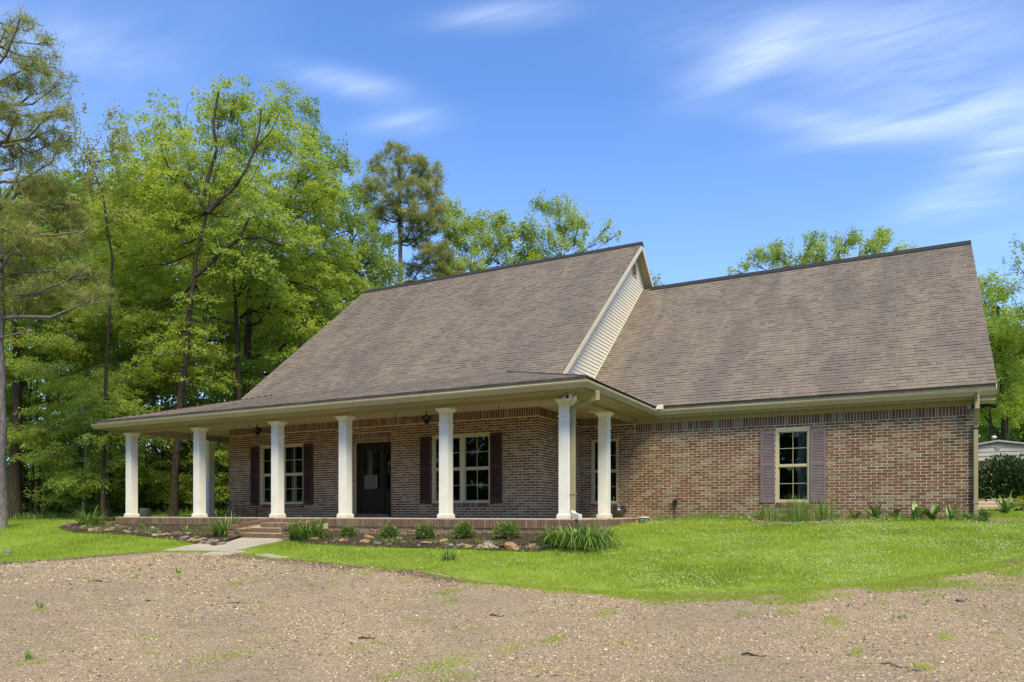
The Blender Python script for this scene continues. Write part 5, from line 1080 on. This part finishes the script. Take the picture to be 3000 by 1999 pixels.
for u, v, s, k, lab in ((1085, 1583, .16, 2, 'large orange tan rock between the first and second low shrub'), (1170, 1588, .17, 1, 'large grey flat rock right of the second low shrub'), (1300, 1592, .16, 0, 'large tan rock standing up left of the fourth low shrub'), (1440, 1608, .17, 3, 'pale grey wedge rock right of the fourth low shrub'),
                        (1500, 1609, .17, 2, 'large peach rock before the widest low shrub'), (1560, 1606, .14, 0, 'tan rock at the left foot of the big daylily mass'), (1712, 1584, .24, 1, 'long mossy rock half under the big daylily mass'), (1765, 1576, .22, 1, 'mossy flat rock at the right end of the big daylily mass'),
                        (2077, 1514, .16, 0, 'lumpy tan stone standing against the wing wall'), (2055, 1518, .12, 4, 'low brown rock beside the lumpy tan stone'), (1990, 1518, .14, 4, 'flat mossy rock by the wall right of the garden tap'), (2120, 1520, .13, 1, 'low grey rock right of the lumpy tan stone'), (2277, 1520, .12, 3, 'white rock on the dirt patch below the left mauve shutter'), (2198, 1521, .09, 3, 'small white rock at the left of the dirt patch'),
                        (2860, 1530, .06, 3, 'small white pebble rock at the downspout foot'), (25, 1622, .13, 1, 'pale grey rock lying in the lawn at the left edge'), (352, 1515, .14, 1, 'pale grey rock touching the left end of the porch'), (2960, 1650, .11, 4, 'flat pinkish rock where the drive meets the lawn at the right edge'), (2815, 1765, .085, 1, 'dark grey stone on the gravel at the right'), (2645, 1812, .07, 1, 'dark grey flat stone on the gravel below the right lawn')):
    p = hit(u, v); rock(p[0], p[1], s, '', k, lab)
p = hit(345, 1512)
# log, stump, sticks
p = hit(265, 1532); q = hit(335, 1530); b = MB(); b.tube([(p[0], p[1], p[2]+.07), ((p[0]+q[0])/2, (p[1]+q[1])/2, (p[2]+q[2])/2+.09), (q[0], q[1], q[2]+.08)], [.09, .10, .085], 10); b.obj('log', 'bark', None, label='short dark log lying behind the spiky daylily', category='log')
p = pix(425, 1497, 25.5); g = float(terr(p[0], p[1])); b = MB().lathe((p[0], p[1], g), [(.24, 0), (.19, .07), (.17, .33), (.16, .36), (.05, .35)], 14); o = b.obj('tree_stump', 'cut_wood', None, label='weathered tree stump just behind the first porch column', category='stump')
for (u, v, L, a, lab) in ((300, 1708, .35, .3, 'curved dead twig on the gravel at the left'), (720, 1770, .5, .6, 'thin straight twig on the gravel in the middle'), (440, 1765, .12, 1.2, 'curled brown dead leaf on the gravel left of the middle'), (1455, 1808, .22, .2, 'short reddish stick on the gravel below the lawn'), (2210, 1925, .25, .1, 'short dark stick near the bottom right'), (1075, 1875, .2, .5, 'dark bark piece near the bottom middle'), (2640, 1960, .4, -.6, 'pale thin twig at the bottom right')):
    p = hit(u, v); b = MB(); pts = [(p[0]+L*(k/4-.5)*math.cos(a), p[1]+L*(k/4-.5)*math.sin(a), p[2]+.02+.015*math.sin(k*1.7)) for k in range(5)]; b.tube(pts, [.008, .011, .010, .009, .004], 5); b.obj('twig', 'cut_wood' if 'pale' in lab or 'straight' in lab else 'bark', None, label=lab, category='twig', group='twigs on the gravel')

# ---- grass, clover and weeds
def in_region(X, Y):
    ky = kerbY(X); ok = Y > ky+.02
    ok &= ~((X > XPL-.02) & (X < XPR+.02) & (Y > YP-.05)); ok &= ~((X > -8) & (X < XW+.05) & (Y > 19.0)); ok &= ~((X > -14.95) & (X < -12.87) & (Y < 14.4)); ok &= ~((X > -14.95) & (X < -12.7) & (Y > 12.9) & (Y < 14.4))
    for fr in (LB, RB):
        fx = [q[0] for q in fr]; fy = [q[1] for q in fr]; ok &= ~((X > min(fx)) & (X < max(fx)) & (Y > np.interp(X, fx, fy)+.02) & (Y < 14.5))
    return ok
def wob(X, Y, s=1.0, o=0.0): return (np.sin(X*1.7*s+o)+np.sin(Y*2.3*s+1.3+o)+np.sin((X+Y)*1.1*s+2.1*o)+np.sin((X-Y*1.4)*2.9*s+o))/4
def visible(P, mx=260): u, v, zc = proj(P); return (zc > 2) & (u > -mx) & (u < 3000+mx) & (v < 2150)
def blades(X, Y, hgt, wid, tint, name, m='grass', lean=.5, dz=0.0, **kw):
    n = len(X); Z = terr(X, Y)+dz; P = np.c_[X, Y, Z]; a = rng.random(n)*6.283; S = np.c_[np.cos(a), np.sin(a), np.zeros(n)]*wid[:, None]*.5
    T_ = P+np.c_[rng.normal(size=n)*lean*hgt, rng.normal(size=n)*lean*hgt, hgt]; V = np.stack([P-S-np.array((0, 0, .01)), P+S-np.array((0, 0, .01)), T_], 1).reshape(-1, 3)
    return obj(name, raw(name, V, np.arange(n*3).reshape(-1, 3), tint, m), None, kind='stuff', **kw)
n = 2900000; X = rng.uniform(-42, 9, n); Y = rng.uniform(8, 34, n); P = np.c_[X, Y, np.full(n, -.4)]; u, v, zc = proj(P)
keep = (rng.random(n) < np.minimum(1, (12.5/np.maximum(zc, 3))**2)*.95) & visible(P) & in_region(X, Y) & (zc < 31+wob(X, Y)*1.5) & ~((X > -19) & (X < 1.6) & (Y > 19)) & ~((X < XPL) & (Y > 27))
X, Y, zc = X[keep], Y[keep], zc[keep]; n = len(X); w1 = wob(X, Y, 1.3); edge = np.clip((Y-kerbY(X))/.5, .35, 1)
hg = (.028+.045*rng.random(n)**1.5)*(1+.5*w1)*edge*np.where(u[keep] < 900, 1.15, 1.0); wd = .0085*np.maximum(1, zc/13)*(.7+.6*rng.random(n)); tt = np.clip(.42+.30*wob(X, Y, .7, 2)+.22*wob(X, Y, 3.1, 5)+.35*(rng.random(n)-.5)*1.6, 0, 1)
blades(X, Y, hg, wd, tt, 'lawn_grass', label='bright green lawn sloping from the house down to the gravel', category='grass'); NG = n
# grass creeping over the edging at the right
n = 420000; X = rng.uniform(-19, 6, n); k_ = rng.random(n); Y = kerbY(X)-.02-k_**1.3*2.2; P = np.c_[X, Y, np.full(n, -1.)]
band = np.interp(X, [-19, -15, -12, -8, -5.5, -4.2, -2, 0, 2, 4, 6], [.22, .16, .14, .16, .2, .55, .85, 1.1, 1.6, 2.0, 2.0]); gap = (kerbY(X)-Y < .10+.12*wob(X, Y, 2)) & (X > -3.0) & (X < .2) & (rng.random(n) < .8)
db = (kerbY(X)-Y)/(band*(.85+.7*wob(X, Y, 2.2, 1)+.25*wob(X, Y, 7, 3))+.01); keep = visible(P) & (db > 0) & (rng.random(n) < np.clip(1.35-1.1*db, 0, .8)**1.3) & (wob(X, Y, 3.7, 2)+.8*rng.random(n) > -.05) & ~gap; X, Y = X[keep], Y[keep]; n = len(X)
blades(X, Y, .02+.03*rng.random(n), np.full(n, .009), np.clip(.3+.5*rng.random(n), 0, 1), 'creeping_grass', dz=.012, label='low grass creeping over the edging onto the gravel', category='grass')
# weed tufts on the gravel
cx_, cy_ = [], []
for (u, v, r_w, k) in ((690, 1712, .12, 160), (1420, 1708, .25, 500), (1325, 1735, .12, 200), (1320, 1765, .10, 150), (400, 1690, .09, 120), (2440, 1824, .16, 260), (2775, 1870, .10, 120), (2700, 1960, .10, 120), (1625, 1878, .13, 200), (1490, 1905, .14, 160), (1310, 1950, .22, 420), (1330, 1990, .2, 200), (1160, 1985, .16, 200), (80, 1950, .09, 100), (520, 1690, .07, 80),
                       (530, 1735, .12, 60), (2300, 1795, .14, 180), (1770, 1800, .12, 180), (2180, 1800, .15, 120), (1150, 1655, .2, 260), (1080, 1680, .2, 140), (1200, 1700, .15, 120), (120, 1790, .07, 80), (640, 1930, .2, 120), (690, 1925, .15, 100), (980, 1705, .08, 90), (430, 1875, .1, 90), (2510, 1915, .08, 100), (2730, 1750, .2, 150), (2850, 1720, .3, 300), (2950, 1700, .35, 400), (560, 1985, .2, 90), (1060, 1900, .2, 100), (1830, 1885, .14, 70)):
    p = hit(u, v); q = rng.normal(size=(k, 2))*r_w*.6; cx_.append(p[0]+q[:, 0]*.8); cy_.append(p[1]+q[:, 1]*1.9)
n = 26000; X = rng.uniform(-16, 4, n); Y = kerbY(X)-rng.random(n)**1.5*7; k = wob(X, Y, 1.9, 4)+.5*wob(X, Y, 5, 1) > .42; cx_.append(X[k]); cy_.append(Y[k])
X, Y = np.concatenate(cx_), np.concatenate(cy_); n = len(X); blades(X, Y, .018+.035*rng.random(n), np.full(n, .008), np.clip(.3+.6*rng.random(n), 0, 1), 'gravel_weeds', dz=.012, lean=.8, label='scattered weed tufts growing through the gravel', category='weeds')
for u, v, lab in ((523, 1682, 'upright leafy weed in the gravel left of the concrete walk foot'), (85, 1935, 'feathery upright weed near the bottom left corner'), (118, 1785, 'thin upright weed in the gravel at the left')):
    p = hit(u, v); clump('weed', lab, (p[0], p[1]), .04, 20, .12, .014, 'tall_grass', 'weed', 'upright weeds in the gravel', (.0, .4), (55, 88))
p = hit(1425, 1655); clump('pale_weed', 'pale grey green weed rosette at the lawn edge below the shrubs', (p[0]-.9, p[1]+.1), .12, 60, .24, .02, 'hosta', 'weed', None, (.0, .5), (40, 80))
# leaf litter along the edge between lawn and gravel
n = 4200; X = np.r_[rng.uniform(-19, -15, n), rng.uniform(-12.6, -6.5, n)]; Y = kerbY(X)-.12+rng.normal(size=2*n)*.16-(X > -13)*.1*rng.random(2*n); k = wob(X, Y, 2.4, 2) > -.35+.5*rng.random(2*n)-.2; X, Y = X[k], Y[k]; n = len(X)
P = np.c_[X, Y, terr(X, Y)+.015+.02*rng.random(n)]; V, Fx = leaf_quads(P, rng.normal(size=(n, 3))*np.array((1, 1, .2)), norm(rng.normal(size=(n, 3))*.4+np.array((0, 0, 1))), rng.uniform(.02, .06, n), rng.uniform(.012, .03, n))
M['litter'] = simple('dead_leaves', (.26, .19, .135), .9, .45, 40, 0, .1)
obj('leaf_litter', raw('leaf_litter', V, Fx, rng.random(n), 'litter'), None, kind='stuff', label='brown dead leaves gathered along the lawn edge', category='leaf litter')
# clover flowers
n = 90000; X = rng.uniform(-13, 5, n); Y = rng.uniform(10.5, 19, n); P = np.c_[X, Y, np.full(n, -.5)]; u, v, zc = proj(P)
dens = .10+.55*np.exp(-((u-2150)/520)**2-((v-1665)/55)**2)+.28*np.exp(-((u-1300)/300)**2-((v-1650)/25)**2)+.15*(u > 2300); dens *= (.25+1.5*(wob(X, Y, 1.5, 3)+.5*wob(X, Y, 4.1, 3) > .05)); dens *= np.clip((13.5/zc)**1.0, .3, 1)*.42
k = (rng.random(n) < dens) & in_region(X, Y) & visible(P, 60) & (u > 900); X, Y = X[k], Y[k]; n = len(X); Z = terr(X, Y)+.045+.03*rng.random(n); r = .008+.006*rng.random(n)
C = np.c_[X, Y, Z]; O = np.array([(1, 0, 0), (0, 1, 0), (-1, 0, 0), (0, -1, 0), (0, 0, .8), (0, 0, -.7)]); V = (C[:, None]+O[None]*r[:, None, None]).reshape(-1, 3); ft = np.array([(0, 1, 4), (1, 2, 4), (2, 3, 4), (3, 0, 4), (1, 0, 5), (2, 1, 5), (3, 2, 5), (0, 3, 5)])
Fx = (ft[None]+6*np.arange(n)[:, None, None]).reshape(-1, 3); obj('clover_flowers', raw('clover_flowers', V, Fx, np.repeat(rng.random(n), 8), 'flower'), None, kind='stuff', label='small white clover flowers dotted over the lawn', category='clover'); NF = n
n = 5200; X = rng.uniform(-5.6, 1.8, n); Y = 19.2-rng.random(n)**1.6*.75; k = wob(X, Y, 3.3, 1)+.5*rng.random(n) > .05; X, Y = X[k], Y[k]; n = len(X)
blades(X, Y, (.06+.16*rng.random(n)**2)*(1+.5*wob(X, Y, 2, 3)), np.full(n, .013), rng.random(n), 'wall_weeds', 'tall_grass', .3, label='ragged grass and weeds growing along the foot of the wing wall', category='weeds')
n = 2600; X = np.r_[rng.uniform(-12.4, -6.4, n), rng.uniform(-22, -15.2, n)]; Y = rng.uniform(13.25, 14.28, 2*n); k = wob(X, Y, 2.7, 5)+.6*rng.random(2*n) > .42; X, Y = X[k], Y[k]; n = len(X)
blades(X, Y, .04+.10*rng.random(n)**2, np.full(n, .016), rng.random(n), 'bed_weeds', 'tall_grass', .5, dz=.05, label='low weeds growing through the mulch of the front beds', category='weeds')
# wood edge weeds at the left
X = []; 
n = 9000; uu = rng.uniform(-300, 760, n); zz = rng.uniform(28, 31.5, n); a_ = (uu-1500)/F; Xw = zz*(a_*CP-SP); Yw_ = zz*(a_*SP+CP); k = (Xw < XPL+.0) | (Yw_ < 14); Xw, Yw_ = Xw[k], Yw_[k]; n = len(Xw)
blades(Xw, Yw_, (.08+.25*rng.random(n)**2)*(1+.5*wob(Xw, Yw_, 2)), np.full(n, .035), rng.random(n), 'wood_edge_weeds', 'lily', .35, label='ragged weeds along the foot of the wood', category='weeds')
# pebbles
n = 460000; X = rng.uniform(-17, 7, n); Y = rng.uniform(2.5, 14.5, n); P = np.c_[X, Y, np.full(n, -1.3)]; u, v, zc = proj(P)
k = visible(P, 80) & (Y < kerbY(X)+.03) & (rng.random(n) < np.clip((8.0/np.maximum(zc, 3))**1.6, 0, 1)) & ~((X > -14.95) & (X < -12.87) & (Y > 11.05)); X, Y, zc = X[k], Y[k], zc[k]; n = min(len(X), 85000); X, Y, zc = X[:n], Y[:n], zc[:n]
r = (.006+.011*rng.random(n)**2.2+.012*(rng.random(n) < .02))*np.maximum(1, zc/8); Z = terr(X, Y)+.008; a = rng.random((n, 5))*.5+.75; th = rng.random(n)[:, None]*6.28+np.arange(4)[None]*1.571; 
Bq = np.stack([X[:, None]+np.cos(th)*r[:, None]*a[:, :4], Y[:, None]+np.sin(th)*r[:, None]*a[:, :4]*.75, np.repeat((Z+r*.12)[:, None], 4, 1)], -1); Lw = Bq.copy(); Lw[..., 2] -= .02
top = np.stack([X+rng.normal(size=n)*r*.25, Y+rng.normal(size=n)*r*.25, Z+r*.75*a[:, 4]], -1)[:, None]; V = np.concatenate([Bq, top], 1).reshape(-1, 3)
ft = np.array([(0, 1, 4), (1, 2, 4), (2, 3, 4), (3, 0, 4)]); Fx = (ft[None]+5*np.arange(n)[:, None, None]).reshape(-1, 3)
obj('gravel_stones', raw('gravel_stones', V, Fx, np.repeat(rng.random(n), 4), 'pebble'), None, kind='stuff', label='loose tan and grey pebbles spread over the drive', category='gravel')
print('TRIS', sum(len(o.data.loops)-2*len(o.data.polygons) for o in bpy.data.objects if o.type == 'MESH'))
print('leaves', NLEAF[0], 'grass', NG, 'flowers', NF, 'pebbles', n, 'bricks', len(BR), 'shingles', len(SH), 'objects', len(bpy.data.objects))
